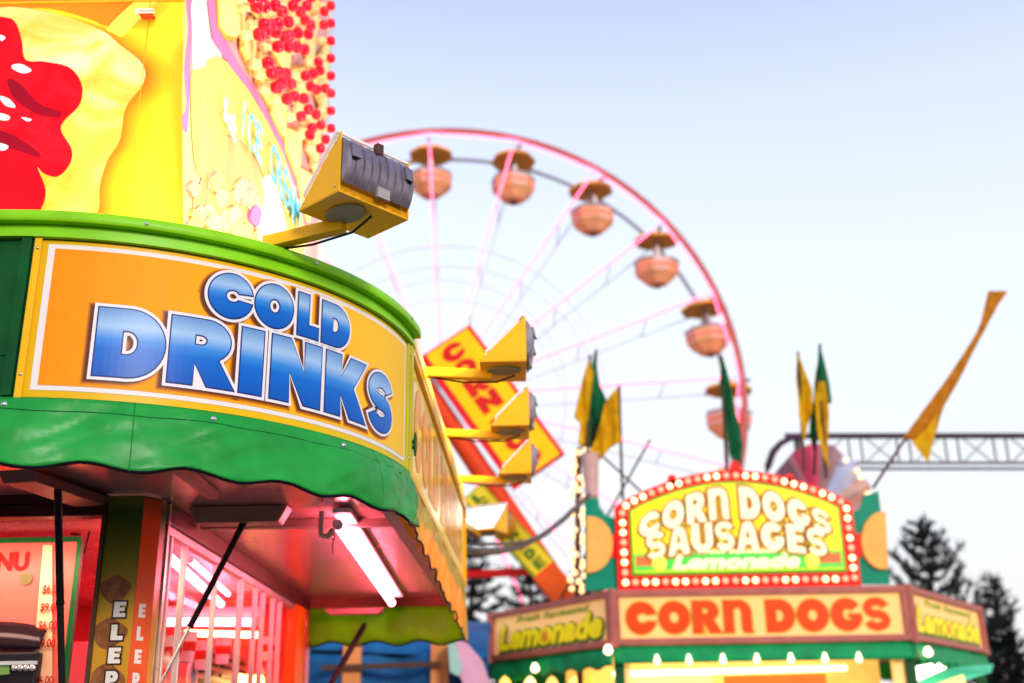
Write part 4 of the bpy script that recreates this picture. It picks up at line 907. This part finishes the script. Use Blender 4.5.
b = MB(); b.bar(at_y(724, 683, 12.13), at_y(826, 680, 12.13), .03, .14); b.build('menu_strip', mat('menu_strip_red', (.85, .12, .01), .4, em=(1, .1, .01), es=.5), cs)
for A_, B_ in (((1.05, 12.06, 1.1), (1.16, 12.12, 2.36)), ((3.86, 12.06, 1.1), (3.98, 12.12, 2.36))):
    b = MB(); b.bb(A_, B_); b.build('window_jamb', mwarm, cs)
b = MB(); b.prism([at_y(909, 668, 12.4), at_y(944, 661, 12.7), at_y(945, 668, 12.7), at_y(912, 683, 12.4)], (.02, .02, 0)); b.build('bright_window', mat('window_cool_glow', (.9, 1, .9), .4, em=(.9, 1, .85), es=2.5, var=0), cs)  # bright window of the stand, its light put in as emission
b = MB(); b.prism([at_y(912, 684, 12.5), at_y(950, 668, 12.8), at_y(992, 664, 13.8), at_y(990, 672, 13.8), at_y(940, 688, 12.6)], (.03, .03, 0)); b.build('awning_liner', mat('liner_mint', (.12, .60, .38), .4, em=(.1, .8, .45), es=.12), cs)
b = MB(); b.prism([at_y(935, 684, 12.3), at_y(962, 675, 12.6), at_y(968, 700, 12.6), at_y(937, 700, 12.3)], (.03, .03, 0)); b.build('menu_strip', mat('menu_strip_yellow', (.9, .7, .2), .4), cs)
for px, cc in ((505, (1, .55, .1)), (530, (1, .8, .3)), (552, (1, .6, .15)), (575, (1, .7, .2)), (590, (.9, .4, .05))):
    b = MB(); q = at_y(px, 684, 13.2); b.lathe([(.08, -.3), (.12, -.12), (.07, .0), (.05, .05), (1e-5, .09)], q, 12); b.build('lantern', mat('lantern_%d' % px, cc, .4, em=cc, es=1.1, var=0), cs, smooth=True)
# hanging bulbs under the awning
for k, px in enumerate((657, 689, 723, 757, 791, 825, 859)):
    q = at_y(px, 661-.012*(px-657), 11.93); b = MB(); b.lathe([(1e-5, -.04), (.022, -.03), (.030, .0), (.018, .03), (.012, .06)], q, 12); b.build('awning_bulb', mat('bulb_warm_white', (1, .9, .7), .4, em=(1, .80, .45), es=2.6, var=0), cs, smooth=True)
for (px, py, Y) in ((535, 668, 13.0), (948-20, 652, 12.15), (608, 650, 11.93)):
    q = at_y(px, py, Y); b = MB(); b.lathe([(1e-5, -.05), (.04, -.03), (.045, .0), (.02, .05)], q, 12); b.build('awning_bulb', mat('bulb_warm_white', (1, .9, .7), .4), cs, smooth=True)
area_light('ceiling_fill', (2.5, 13.9, 2.9), (0, 0, 0), 3, 2, 60, (1, .66, .28), cs)  # unseen area light added to the tube light inside the stand
area_light('awning_lamp', (2.5, 11.7, 2.30), (R(-35), 0, 0), 3, .1, 0.5, (1, .8, .4), cs)
# fascia lettering
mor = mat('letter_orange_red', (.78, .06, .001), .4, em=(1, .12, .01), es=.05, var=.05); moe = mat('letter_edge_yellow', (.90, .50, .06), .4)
a, d, n, L = face_map(1); mp1 = lambda u, v, h: a1+d1*u+n1*h+V3((0, 0, v)); a1, d1, n1 = a, d, n
for m_, gr, h in ((moe, .014, .004), (mor, 0, .008)):
    b = MB()
    for ch, x, y, wd, h_ in word_boxes('CORn DOGS', .13, ZF0+.075, L-.33, .335, .03): solid2d(b, glyph_loops(ch, x, y, wd, h_, gr), mp1, None, h)
    b.build('lettering', m_, cs)
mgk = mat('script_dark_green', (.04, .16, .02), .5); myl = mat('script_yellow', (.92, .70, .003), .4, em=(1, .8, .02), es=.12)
for i in (0, 2):
    a, d, n, L = face_map(i); mp = lambda u, v, h, a=a, d=d, n=n: a+d*u+n*h+V3((0, 0, v))
    for m_, dx, dz, off, h in ((mgk, .012, -.016, .046, .004), (myl, 0, 0, .017, .010)):
        b = MB(); bold_text(b, 'Lemonade', .17+dx, ZF0+.085+dz, L-.36, .25, off, mp, h); b.build('lettering', m_, cs)
    b = MB(); bold_text(b, 'Fresh Squeezed', .55, ZF0+.345, L-.95, .085, .006, mp, .005); b.build('lettering', mat('script_olive', (.42, .46, .03), .5), cs)
    b = MB(); b.lathe([(1e-5, -.012), (.06, -.008), (.075, 0), (.06, .008), (1e-5, .012)], mp(.20+(L-.42)*.48, ZF0+.17, .012), 14, 0, Matrix.Rotation(math.atan2(d.y, d.x), 3, 'Z') @ Matrix.Rotation(R(90), 3, 'X')); b.build('orange_fruit_print', mat('fruit_orange', (.9, .35, .02), .4), cs)

# marquee sign on the roof
mq = thing('marquee_sign', 'arched corn dogs and sausages sign ringed by glowing bulbs on the stand roof', 'sign', (2.38, 12.2, ZF1))
YM = 12.15
def am(px, py): p = at_y(px, py, YM); return (p.x, p.z)
def archpts(x0, x1, zb, zs, zt, n=24):
    pts = [(x0, zb), (x1, zb), (x1+(.0), zs)]
    for i in range(1, n): t = i/n; x = x1+(x0-x1)*t; pts.append((x, zs+(zt-zs)*math.sin(math.pi*t)**.85))
    return pts+[(x0, zs)]
mpq = lambda u, v, h: V3((u, YM-h, v))
outer = archpts(1.085, 3.665, 3.125, 4.02, 4.40); inner = archpts(1.235, 3.52, 3.275, 3.97, 4.275)
inner2 = archpts(1.26, 3.495, 3.30, 3.955, 4.25)
b = MB(); solid2d(b, [outer], mpq, -.08, .0); b.build('frame', m_red, mq)
b = MB(); solid2d(b, [inner], mpq, None, .02); b.build('green_border', mat('border_green', (.03, .30, .03), .4, em=(.02, .5, .02), es=.1), mq)
mly = ramp_mat('marquee_yellow', [(0, (.50, .85, .02)), (.25, (.85, .90, .02)), (.6, (.95, .80, .01)), (1, (.85, .82, .02))], 'Z', .25, 1.2, .3, es=.34, var=.08, scale=3)
b = MB(); solid2d(b, [inner2], mpq, .015, .03); pn = b.build('panel', mly, mq)
# bottom green band, end rectangles, lemons
b = MB(); solid2d(b, [[(1.27, 3.325), (3.485, 3.325), (3.485, 3.50), (1.27, 3.50)]], mpq, None, .0315); b.build('green_band', mat('band_green', (.06, .50, .06), .4, em=(.05, .7, .08), es=.35), pn)
for x0 in (1.28, 3.20):
    b = MB(); solid2d(b, [[(x0, 3.37), (x0+.27, 3.37), (x0+.27, 3.475), (x0, 3.475)]], mpq, None, .033); b.build('corn_dog_print', mat('print_brick', (.75, .16, .05), .4, em=(1, .2, .05), es=.15), pn)
for x0 in (1.53, 3.16):
    b = MB(); b.lathe([(1e-5, -.02), (.05, -.014), (.075, .0), (.05, .014), (1e-5, .02)], mpq(x0, 3.395, .04), 16, 0, Matrix.Rotation(R(90), 3, 'X')); b.build('lemon_print', mat('lemon_glow', (.95, .75, .05), .4, em=(1, .85, .1), es=.6), pn)
ml_c = mat('marquee_cream', (1, .9, .55), .4, em=(1, .82, .42), es=.26, var=0); ml_o = mat('marquee_letter_edge', (.50, .16, .005), .4, em=(1, .4, .02), es=.02)
XM0, XM1 = 1.30, 3.46; XMC = (XM0+XM1)/2
def w1(u, v, h):   # top word: follows the arch
    t = (u-XMC)/(XM1-XM0)*2; k = 1-.38*abs(t)**1.8; z = 3.855-.22*abs(t)**1.9+(v*k); return V3((u, YM-h, z))
def w2(u, v, h):
    t = (u-XMC)/(XM1-XM0)*2; k = 1-.10*abs(t)**2; z = 3.515-.12*abs(t)**2.2+v*k; return V3((u, YM-h, z))
for m_, gr, h in ((ml_o, .026, .036), (ml_c, -.004, .042)):
    b = MB()
    for ch, x, y, wd, h_ in word_boxes('CORn DOGS', XM0+.03, 0, XM1-XM0-.08, .36, .05): solid2d(b, glyph_loops(ch, x, y, wd, h_, gr), w1, None, h, 0, .03)
    for ch, x, y, wd, h_ in word_boxes('SAUSAGES', XM0+.10, 0, XM1-XM0-.22, .32, .05): solid2d(b, glyph_loops(ch, x, y, wd, h_, gr), w2, None, h+.001, 0, .03)
    b.build('lettering', m_, pn)
for t, x, z, wd, ht, off, m_ in (('Fresh Squeezed', 1.95, 3.485, .85, .04, .03, ml_c), ('Lemonade', 1.68, 3.335, 1.34, .135, .07, ml_c)):
    b = MB(); bold_text(b, t, x, z, wd, ht, .004 if ht < .1 else .012, mpq, .038); b.build('lettering', m_, pn)
# bulbs round the frame
mbl = mat('marquee_bulb_lit', (1, .9, .7), .3, em=(1, .60, .22), es=2.3, var=0); mbd = mat('marquee_bulb_dim', (.9, .45, .3), .3, em=(1, .34, .18), es=.6, var=0)
mid = [((o[0]+i_[0])/2, (o[1]+i_[1])/2) for o, i_ in zip(outer, inner)]
per = []; acc = 0; 
tot = sum(math.dist(mid[i], mid[(i+1) % len(mid)]) for i in range(len(mid))); NBU = 62; stp = tot/NBU; want = 0
for i in range(len(mid)):
    p, q = mid[i], mid[(i+1) % len(mid)]; dl = math.dist(p, q)
    while want < acc+dl-1e-9:
        f = (want-acc)/dl; per.append((p[0]+(q[0]-p[0])*f, p[1]+(q[1]-p[1])*f)); want += stp
    acc += dl
proto = {}
for k, (x, z) in enumerate(per[:NBU]):
    lit = (k % 4) in (0, 1) if (k // 9) % 3 else (k % 3) != 1; key = lit
    if key not in proto:
        b = MB(); b.lathe([(.024, 0), (.030, .015), (.034, .03), (.025, .046), (1e-5, .054)], (0, 0, 0), 12, 0, Matrix.Rotation(R(90), 3, 'X'))
        o = b.build('bulb', mbl if lit else mbd, None, True); proto[key] = o
    else: o = proto[key].copy(); COL.objects.link(o)
    o.parent = mq; o.location = V3((x, YM-.002, z))-mq.location
b = MB()
for px, py in ((672, 480), (735, 466), (790, 479)):
    x, z = am(px, py); b = MB(); b.prism([(x-.07, YM, z-.05), (x+.07, YM, z-.05), (x+.03, YM, z+.06), (x-.03, YM, z+.06)], (0, .04, 0)); b.build('finial', m_red, mq)
# green side boards with corn dog ends
mtl = mat('board_teal_green', (.001, .22, .12), .45, em=(0, .5, .3), es=.04); mcd = mat('corn_dog_orange', (.86, .38, .08), .5, em=(1, .45, .1), es=.12, var=.1)
def sideboard(outl, blob, red, lab):
    t = thing('side_board', lab, 'sign board', V3((*[am(*outl[0])[0]], YM+.15, ZF1)), 'green boards beside the arched sign')
    b = MB(); solid2d(b, [[am(*p) for p in outl]], lambda u, v, h: V3((u, YM+.12-h, v)), 0, .06); b.build('board', mtl, t)
    P = [am(*p) for p in blob]; b = MB(); solid2d(b, [P], lambda u, v, h: V3((u, YM+.06-h, v)), 0, .05); b.build('corn_dog_cutout', mcd, t, bevel=.015)
    b = MB(); solid2d(b, [[am(*p) for p in red]], lambda u, v, h: V3((u, YM+.10-h, v)), 0, .06); b.build('red_link', m_red, t)
def ell(cx, cy, rx, ry, a0, a1, n=16): return [(cx+rx*math.cos(R(a0+(a1-a0)*i/n)), cy+ry*math.sin(R(a0+(a1-a0)*i/n))) for i in range(n+1)]
sideboard([(586, 590), (585, 497), (599, 497), (600, 506), (606, 514), (614, 517), (619, 514), (619, 536), (611, 536), (611, 556), (622, 556), (622, 588)],
          [(587, 516)]+ell(590, 544, 23, 28, -80, 80)+[(587, 573)], [(610, 534), (621, 534), (622, 557), (610, 557)], 'green board with orange half disc next to the bulb column')
sideboard([(854, 583), (853, 560), (862, 557), (862, 535), (851, 535), (850, 512), (862, 508), (866, 494), (880, 490), (892, 583)],
          [(886, 512)]+ell(884, 540, 22, 29, 265, 95)+[(889, 569)], [(851, 533), (863, 533), (863, 557), (853, 557)], 'green board with orange half disc, near the dark conifer')
# bulb column on a pole behind
bc = thing('bulb_column', 'pole wrapped in glowing yellow bulbs beside the green board', 'light pole', at_y(600, 690, 12.9) if False else (.69, 12.9, 0))
b = MB(); p0, p1 = at_y(577, 592, 12.9), at_y(579, 448, 12.9); b.tube([(p0.x, 12.9, 0), p0, p1], .035, 8); b.build('pole', m_brown, bc, smooth=True)
mbc = mat('column_bulb', (1, .9, .7), .3, em=(1, .58, .20), es=1.3, var=0); pr = None
for k in range(48):
    t = k/47; c = p1.lerp(p0, t)+V3((.075*math.cos(k*2.4)+.02*math.sin(k*1.7), .06*math.sin(k*2.4)-.02, .02*math.sin(k*3)))
    if pr is None: b = MB(); b.ball((0, 0, 0), .034, 8); pr = b.build('bulb', mbc, None, True); o = pr
    else: o = pr.copy(); COL.objects.link(o)
    o.parent = bc; o.location = c-bc.location

# ================================================================ flags
def flag(label, pts, m_, Y, pole=None, amp=.045, group='festival flags over the corn dog stand'):
    P = [at_y(x, y, Y) for x, y in pts]; base = pole[-1] if pole else pts[0]; c = at_y(*base, Y)
    t = thing('flag', label, 'flag', (c.x, Y, ZF1), group)
    loop = [(p.x, p.z) for p in P]
    flat = [V3((p[0], p[1], 0)) for p in loop]; tr = geometry.tessellate_polygon([flat])
    bm = bmesh.new(); bv = [bm.verts.new(p) for p in flat]
    for f in tr:
        try: bm.faces.new([bv[i] for i in f])
        except ValueError: pass
    for ax, no in ((0, (1, 0, 0)), (1, (0, 1, 0))):
        vals = [v.co[ax] for v in bm.verts]; u = min(vals)+.05
        while u < max(vals):
            co = [0, 0, 0]; co[ax] = u; bmesh.ops.bisect_plane(bm, geom=bm.verts[:]+bm.edges[:]+bm.faces[:], plane_co=co, plane_no=no); u += .05
    bmesh.ops.triangulate(bm, faces=bm.faces)
    bm.verts.index_update(); sd_ = rr.uniform(0, 50)
    b = MB(); b.add([V3((v.co.x, Y+amp*math.sin(v.co.x*38+v.co.y*3+sd_)+amp*.8*mnoise.noise(V3((v.co.x*5, v.co.y*2, sd_))), v.co.y)) for v in bm.verts], [[q.index for q in f.verts] for f in bm.faces]); bm.free()
    b.build('cloth', m_, t, smooth=True, solid=.006, fixn=True)
    if pole: b = MB(); b.tube([at_y(x, y, Y+.03) for x, y in pole], .018, 6); b.build('pole', m_brown, t, smooth=True)
    return t
def cloth(name, col, tr):
    m_ = vinyl(name, col, tr); m_.node_tree.nodes['Principled BSDF'].inputs['Roughness'].default_value = .8; r = next(q for q in m_.node_tree.nodes if q.type == 'VALTORGB')
    r.color_ramp.elements[0].color = (*[c*.82 for c in col], 1); r.color_ramp.elements[1].color = (*[min(1, c*1.2) for c in col], 1); return m_
fy = cloth('flag_yellow', (1, .56, .002), .5); fg = cloth('flag_green', (.005, .17, .05), .35)
flag('yellow pennant on the outer side of the bunch above the bulb column', [(589, 357), (594, 372), (590, 400), (585, 445), (578, 446), (580, 425), (574, 418), (580, 390)], fy, 12.45, [(590, 355), (586, 500)])
flag('green flag hanging between two yellow ones above the bulb column', [(595, 350), (599, 380), (606, 400), (602, 425), (593, 448), (581, 448), (583, 420), (588, 385)], fg, 12.55, [(596, 350), (592, 500)])
flag('yellow flag hanging open from a thin pole above the green board', [(619, 386), (620, 444), (612, 446), (602, 458), (588, 464), (582, 460), (592, 448), (600, 425), (605, 402)], fy, 12.4, [(619, 385), (622, 480), (623, 500)])
flag('lone long green flag over the middle of the arched sign', [(722, 357), (728, 380), (735, 410), (741, 430), (743, 445), (740, 466), (735, 468), (730, 452), (724, 415), (720, 385)], fg, 12.5, [(721, 356), (724, 420), (727, 480)])
flag('yellow flag of the tied bunch, outermost above the bulbs', [(798, 352), (804, 372), (812, 390), (812, 412), (803, 442), (798, 415), (797, 380)], fy, 12.5, [(798, 352), (804, 470)])
flag('green flag rising highest of the tied bunch', [(819, 345), (825, 360), (830, 382), (832, 402), (824, 408), (820, 430), (815, 452), (810, 436), (812, 410), (816, 380)], fg, 12.6, [(820, 344), (814, 475)])
flag('darker yellow flag twisted at the front of the tied bunch', [(818, 382), (824, 382), (828, 410), (829, 445), (829, 472), (822, 456), (816, 430), (815, 400)], fy, 12.42, [(820, 382), (826, 478)])
wf = flag('long orange streamer flag flying out on a bent thin pole', [(988, 291), (1008, 291), (998, 305), (990, 320), (973, 352), (958, 382), (944, 406), (938, 425), (928, 462), (922, 450), (912, 440), (903, 438), (925, 408), (946, 380), (966, 350), (978, 330), (984, 310)], cloth('flag_orange', (.62, .22, .004), .3), 12.4, [(915, 432), (903, 442), (890, 462), (873, 488)], .012)
P = [at_y(x, y, 12.33) for x, y in [(912, 442), (925, 430), (938, 412), (936, 430), (928, 462)]]
b = MB(); b.prism(P, (0, .008, 0)); b.build('fold', fy, wf)
# pale pole wrap under the first bunch
b = MB(); p, q = at_y(592, 497, 12.4), at_y(590, 458, 12.4); b.tube([p, q, q+V3((0, 0, .04))], [.075, .10, .11], 10); b.tube([(p.x, 12.4, ZF1), p], .05, 8)
tag(b.build('flag_socket', mat('socket_pink', (.62, .38, .34), .5), None, True), 'pale pink pole socket under the green and yellow flags', 'pole')

# ================================================================ tilted lettered boards on a red pole
TY = 15.2
tb = thing('tilted_sign', 'yellow board with red letters leaning on a red pole beside the flood lamps', 'sign', (at_y(620, 700, TY).x, TY, 0))
def tilt_board(parent, name, c4, m_face, m_edge, words_, m_let, hgt, Y):
    A_, B_, C_, D_ = [at_y(*p, Y) for p in c4]      # A top-left start, B end top, C end bottom, D start bottom (text runs A->B)
    du = (B_-A_); L = du.length; du.normalize(); dv = (A_-D_); H_ = dv.length; dv = dv-du*dv.dot(du); H_ = dv.length; dv.normalize()
    mp = lambda u, v, h: D_+du*u+dv*v+V3((0, -h, 0))
    b = MB(); solid2d(b, [[(0, 0), (L, 0), (L, H_), (0, H_)]], mp, -.12, 0); o = b.build(name, m_edge, parent)
    b = MB(); solid2d(b, [[(.03, H_*.10), (L-.03, H_*.10), (L-.03, H_*.93), (.03, H_*.93)]], mp, None, .006); b.build('face', m_face, o)
    b = MB()
    pit = L*.93/(len(words_)-.7*words_.count(' ')); gh = pit*hgt; pos_ = L*.035
    for ch in words_:
        if ch == ' ': pos_ += pit*.3; continue
        top = pos_; pos_ += pit; solid2d(b, glyph_loops(ch, H_*.30, 0, H_*.40, gh), lambda u, v, h, top=top: mp(top+gh-v, u, h), None, .012)
    b.build('lettering', m_let, o); return o, mp, L, H_
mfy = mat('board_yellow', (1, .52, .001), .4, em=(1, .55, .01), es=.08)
tilt_board(tb, 'board', [(471, 326), (566, 455), (520, 490), (420, 357)], mfy, mat('board_red_edge', (.80, .015, .02), .4), 'CORN DOG', m_redletter, .92, TY)
p0, p1 = at_y(420, 380, TY+.25), at_y(572, 606, TY+.25); gz = p0+(p1-p0)*(p0.z/(p0.z-p1.z))
b = MB(); b.tube([p0, gz], .15, 10); b.build('pole', mat('pole_red_orange', (.80, .06, .012), .4), tb, smooth=True)
b = MB(); b.tube([at_y(470, 325, TY), at_y(470, 316, TY)], .02, 6); b.build('ring', m_steel, tb)
tb2 = thing('tilted_sign', 'slanting yellow board with green lemonade letters and orange end, lower than its neighbour', 'sign', (at_y(620, 700, TY-.3).x, TY-.3, 0))
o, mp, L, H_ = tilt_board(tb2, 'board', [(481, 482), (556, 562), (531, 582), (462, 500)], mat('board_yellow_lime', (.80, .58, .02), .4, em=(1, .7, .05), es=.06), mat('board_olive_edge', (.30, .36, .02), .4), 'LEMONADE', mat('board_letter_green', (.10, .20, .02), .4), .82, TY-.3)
b = MB(); b.ball(mp(L*.44, H_*.5, .02), .17, 12); b.build('orange_fruit', mat('fruit_orange', (.9, .35, .02), .4), o)
e0, e1 = at_y(543, 571, TY-.3), at_y(566, 598, TY-.3); gz = e0+(e1-e0)*((e0.z)/(e0.z-e1.z))
b = MB(); b.bar(e0, e1, .34, .34); b.tube([e1, gz], .12, 8); b.build('end_box', mat('end_orange_red', (.85, .10, .01), .4), tb2)
b = MB(); b.bar(at_y(455, 575, 15.6), at_y(548, 571, 15.0), .08, .10); b.bar(at_y(455, 575, 15.6), (at_y(455, 575, 15.6).x, 15.6, 0), .08, .08);
tag(b.build('red_railing', m_red), 'red cross rail in front of the dark trees below the lemonade board', 'railing')

# cable sagging from the drinks stand to the corn dog stand
cpt = [(455, 548), (475, 552), (500, 551), (522, 546), (545, 534), (565, 518), (588, 496)]
b = MB(); pts = []
for i, (x, y) in enumerate(cpt): pts.append(at_y(x, y, 7.3+(12.3-7.3)*i/6))
b.tube(pts, .028, 8); b.tube([p+V3((.02, 0, .03+.03*math.sin(i))) for i, p in enumerate(pts)], .014, 6); tag(b.build('power_cable', mat('cable_brown_grey', (.14, .10, .09), .6), None, True), 'thick dark cable sagging between the two food stands', 'cable')
for (a_, c_, lb) in (((598, 452), (650, 500), 'thin dark guy wire running from the bulb column to the arched sign'), ((560, 600), (650, 440), 'thin grey wire crossing behind the flags above the arched sign')):
    b = MB(); b.tube([at_y(*a_, 13.0), at_y(*c_, 13.0)], .014, 5); tag(b.build('guy_wire', m_brown), lb, 'wire')

# ================================================================ truss and the ride behind the sign
tr_ = thing('lighting_truss', 'long dark lighting truss crossing the sky behind the streamer flag', 'truss', (10, 22, 0))
mtr = mat('truss_dark', (.07, .045, .05), .5); mtr2 = mat('truss_grey', (.17, .14, .13), .45, .3)
TYy = 22.0; a0 = at_y(785, 436, TYy); a1 = a0+V3((14.5, 0, -.25)); h_t = .56
b = MB(); b.tube([a0, a1], .062, 8); b.build('top_chord', mtr, tr_, smooth=True)
b = MB(); b.tube([a0+V3((.3, 0, -h_t)), a1+V3((0, 0, -h_t))], .032, 8); b.tube([a0+V3((.3, .5, -h_t)), a1+V3((0, .5, -h_t))], .032, 8); b.build('bottom_chord', mtr2, tr_, smooth=True)
b = MB(); n = 15; L = (a1-a0).length
for i in range(n):
    x = a0.lerp(a1, (i+.3)/n); y_ = a0.lerp(a1, (i+1.3)/n)
    b.tube([x, x+V3((0, 0, -h_t))], .022, 6); b.tube([x+V3((.25, 0, 0)), x+V3((.25, 0, -h_t))], .022, 6)
    b.tube([x+V3((.3, 0, 0)), y_+V3((-.05, 0, -h_t))], .014, 6); b.tube([y_+V3((-.05, 0, 0)), x+V3((.3, 0, -h_t))], .014, 6)
b.build('web_lattice', mtr2, tr_, smooth=True)
for q in (a0+V3((.3, .2, 0)), a1):
    b = MB(); b.tube([q, (q.x, q.y, 0)], .09, 8); b.build('tower', mtr2, tr_, smooth=True)
b = MB(); pts = [at_y(x, y, 21) for x, y in [(765, 480), (768, 466), (773, 452), (781, 443), (792, 438), (806, 437)]]; b.tube([V3((pts[0].x, 21, 0))]+pts, [.06, .06, .07, .07, .06, .05, .04], 8)
tag(b.build('curved_pole', mat('pole_dark_plum', (.07, .03, .05), .5), None, True), 'dark pole bending over at the top behind the arched sign', 'pole')
rd = thing('fan_ride', 'pink and lavender ride crown with bulbs along its edge behind the tied flags', 'ride', (at_y(812, 500, 18).x, 18, 0))
ctr = at_y(806, 520, 18); cols = [(.34, .14, .16), (.28, .12, .14), (.60, .05, .09), (.34, .18, .17), (.46, .48, .62), (.62, .36, .28), (.45, .24, .24)]
rim_px = [(768, 505), (776, 472), (793, 452), (818, 444), (842, 454), (862, 476), (870, 500), (870, 530)]
for k in range(7):
    b = MB(); p, q = at_y(*rim_px[k], 18), at_y(*rim_px[k+1], 18); mid_ = (p+q)/2+V3((0, -.25, 0)); b.add([ctr+V3((0, -.8, 0)), p, mid_, q, ctr+V3((0, .2, 0)), p+V3((0, .3, 0)), q+V3((0, .3, 0))], [(0, 1, 2), (0, 2, 3), (1, 5, 6, 3, 2), (4, 6, 5), (0, 4, 5, 1), (0, 3, 6, 4)]); b.build('panel', mat('fan_panel_%s' % 'abcdefg'[k], cols[k], .5, var=.15, scale=2), rd)
b = MB(); b.tube([ctr+V3((0, .5, .0)), (ctr.x, 18.5, 0)], .25, 10); b.build('column', mgr, rd)
for k, (x, y) in enumerate([(846, 460), (857, 471), (861, 477), (868, 494)]):
    b = MB(); b.ball(at_y(x, y, 17.7), .045, 8); b.build('bulb', mbc, rd, True)

# ================================================================ tents between the stands
bt = thing('blue_tent', 'blue tarpaulin tent on orange posts beyond the drinks stand', 'tent', (-1.6, 12.6, 0))
mbl_ = mat('tarp_blue', (.012, .10, .26), .5, var=.3, scale=2, bump=.4, bscale=4); mpo = mat('post_orange', (.75, .26, .08), .45)
b = MB(); b.grid(lambda u, v: V3((-3.6+3.3*u, 12+.1*math.sin(u*20), 2.66-.75*v+.05*math.sin(u*9+v*4)-.22*u)), 40, 8); b.build('tarp', mbl_, bt, smooth=True, solid=.01, fixn=False)
b = MB(); b.grid(lambda u, v: V3((-3.6+3.3*u, 12+3*v, 2.66+.5*math.sin(v*3.1)-.22*u)), 20, 10); b.build('roof_tarp', mbl_, bt, smooth=True, solid=.01, fixn=False)
for px in (352, 440):
    x = at_y(px, 670, 11.9).x; b = MB(); b.bb((x-.09, 11.85, 0), (x+.09, 11.95, 2.62)); b.build('post', mpo, bt)
b = MB(); b.bar(at_y(322, 668, 11.8), at_y(440, 664, 11.8), .05, .05); b.build('rail', m_brown, bt)
pt = thing('pink_tent', 'small pink tent with a mint stripe beside the blue tarpaulin', 'tent', (-.4, 11.6, 0))
b = MB(); P = [(452, 640), (466, 642), (482, 660), (490, 684), (488, 720), (472, 720), (466, 690), (456, 668)]; b.prism([at_y(x, y, 11.6) for x, y in P], (0, .5, 0)); b.build('canopy', mat('tent_pink', (.72, .36, .48), .6), pt)
b = MB(); P = [(448, 642), (455, 642), (462, 668), (458, 676), (450, 672)]; b.prism([at_y(x, y, 11.55) for x, y in P], (0, .4, 0)); b.build('stripe', mat('tent_mint', (.35, .58, .48), .6), pt)
b = MB(); b.tube([at_y(470, 690, 11.8), (at_y(470, 690, 11.8).x, 11.8, 0)], .05, 8); b.build('post', m_white, pt)

# ================================================================ trees
mneed = mat('needles_dark', (.016, .022, .022), .8, var=.5, scale=1.5); mbark = mat('bark_dark', (.05, .035, .03), .9)
def conifer(label, base, H_, Rm, seed, sweep_=.55, start=.15, dens=1.0, name='pine_tree', mat_=None, group='dark conifers behind the fairground'):
    rg = random.Random(seed); t = thing(name, label, 'tree', base, group); B0 = V3(base)
    tb_ = MB(); tb_.tube([B0, B0+V3((.1, 0, H_*.5)), B0+V3((0, 0, H_))], [H_*.022, H_*.013, .02], 8); fo = MB()
    z = H_*start
    while z < H_*.985:
        f = (z/H_); rl = Rm*(1-f)**.8*rg.uniform(.75, 1.15)+.15; nb = rg.randint(4, 5); off = rg.uniform(0, 6)
        for k in range(nb):
            a = off+2*math.pi*k/nb+rg.uniform(-.3, .3); L = rl*rg.uniform(.6, 1.15); pts = []
            for i in range(6):
                s = i/5; pts.append(B0+V3((math.cos(a)*L*s, math.sin(a)*L*s, z+L*(-.18*s+sweep_*s*s)+.05*rg.uniform(-1, 1))))
            tb_.tube(pts, [.05*(1-i/6)+.012 for i in range(6)], 4)
            n = int(L*32*dens)+6
            for _ in range(n):
                s = rg.uniform(.12, 1)**.8; i = min(4, int(s*5)); p = pts[i].lerp(pts[i+1], s*5-i)+V3((rg.gauss(0, .07), rg.gauss(0, .07), rg.gauss(0, .05)))*(.6+.5*(1-s))*1.2
                d = (pts[min(5, i+1)]-pts[i]).normalized()+V3((rg.uniform(-.8, .8), rg.uniform(-.8, .8), rg.uniform(-.2, .7))); d.normalize(); wv = d.cross(V3((rg.uniform(-1, 1), rg.uniform(-1, 1), 1))).normalized()*rg.uniform(.025, .05); l_ = rg.uniform(.14, .32)
                fo.add([p-wv, p+wv, p+d*l_+wv*.4, p+d*l_-wv*.4], [(0, 1, 2, 3)])
        z += H_*rg.uniform(.035, .055)
    tb_.build('trunk', mbark, t, smooth=True); fo.build('crown', mat_ or mneed, t, fixn=False)
conifer('dark conifer with upswept branches standing clear beyond the corn dog stand', (14.45, 40, 0), 8.9, 3.7, 11, .8, .3, 1.5)
conifer('smaller dark conifer in the gap at the end of the fascia', (16.6, 40, 0), 6.9, 1.9, 12, .4, .2, 1.3)
conifer('dark conifer cut by the edge of the picture', (18.6, 39, 0), 6.6, 2.2, 13, .4, .2, 1.3)
conifer('low bushy dark conifer behind the right end of the awning', (17.5, 42, 0), 5.6, 2.6, 14, .3, .1, 1.5)
conifer('dark conifer behind the lemonade board, beside the flank sign', (-1.4, 34, 0), 8.3, 2.6, 21, .35, .12, 1.3)
conifer('dark conifer behind the red cross rail', (.4, 36, 0), 7.6, 2.6, 22, .35, .12, 1.3)
conifer('dark conifer behind the bulb column', (2.4, 37, 0), 7.2, 2.4, 23, .35, .12, 1.3)
conifer('dark conifer behind the blue tent', (-4.5, 38, 0), 7.0, 2.4, 24, .35, .12, 1.0)
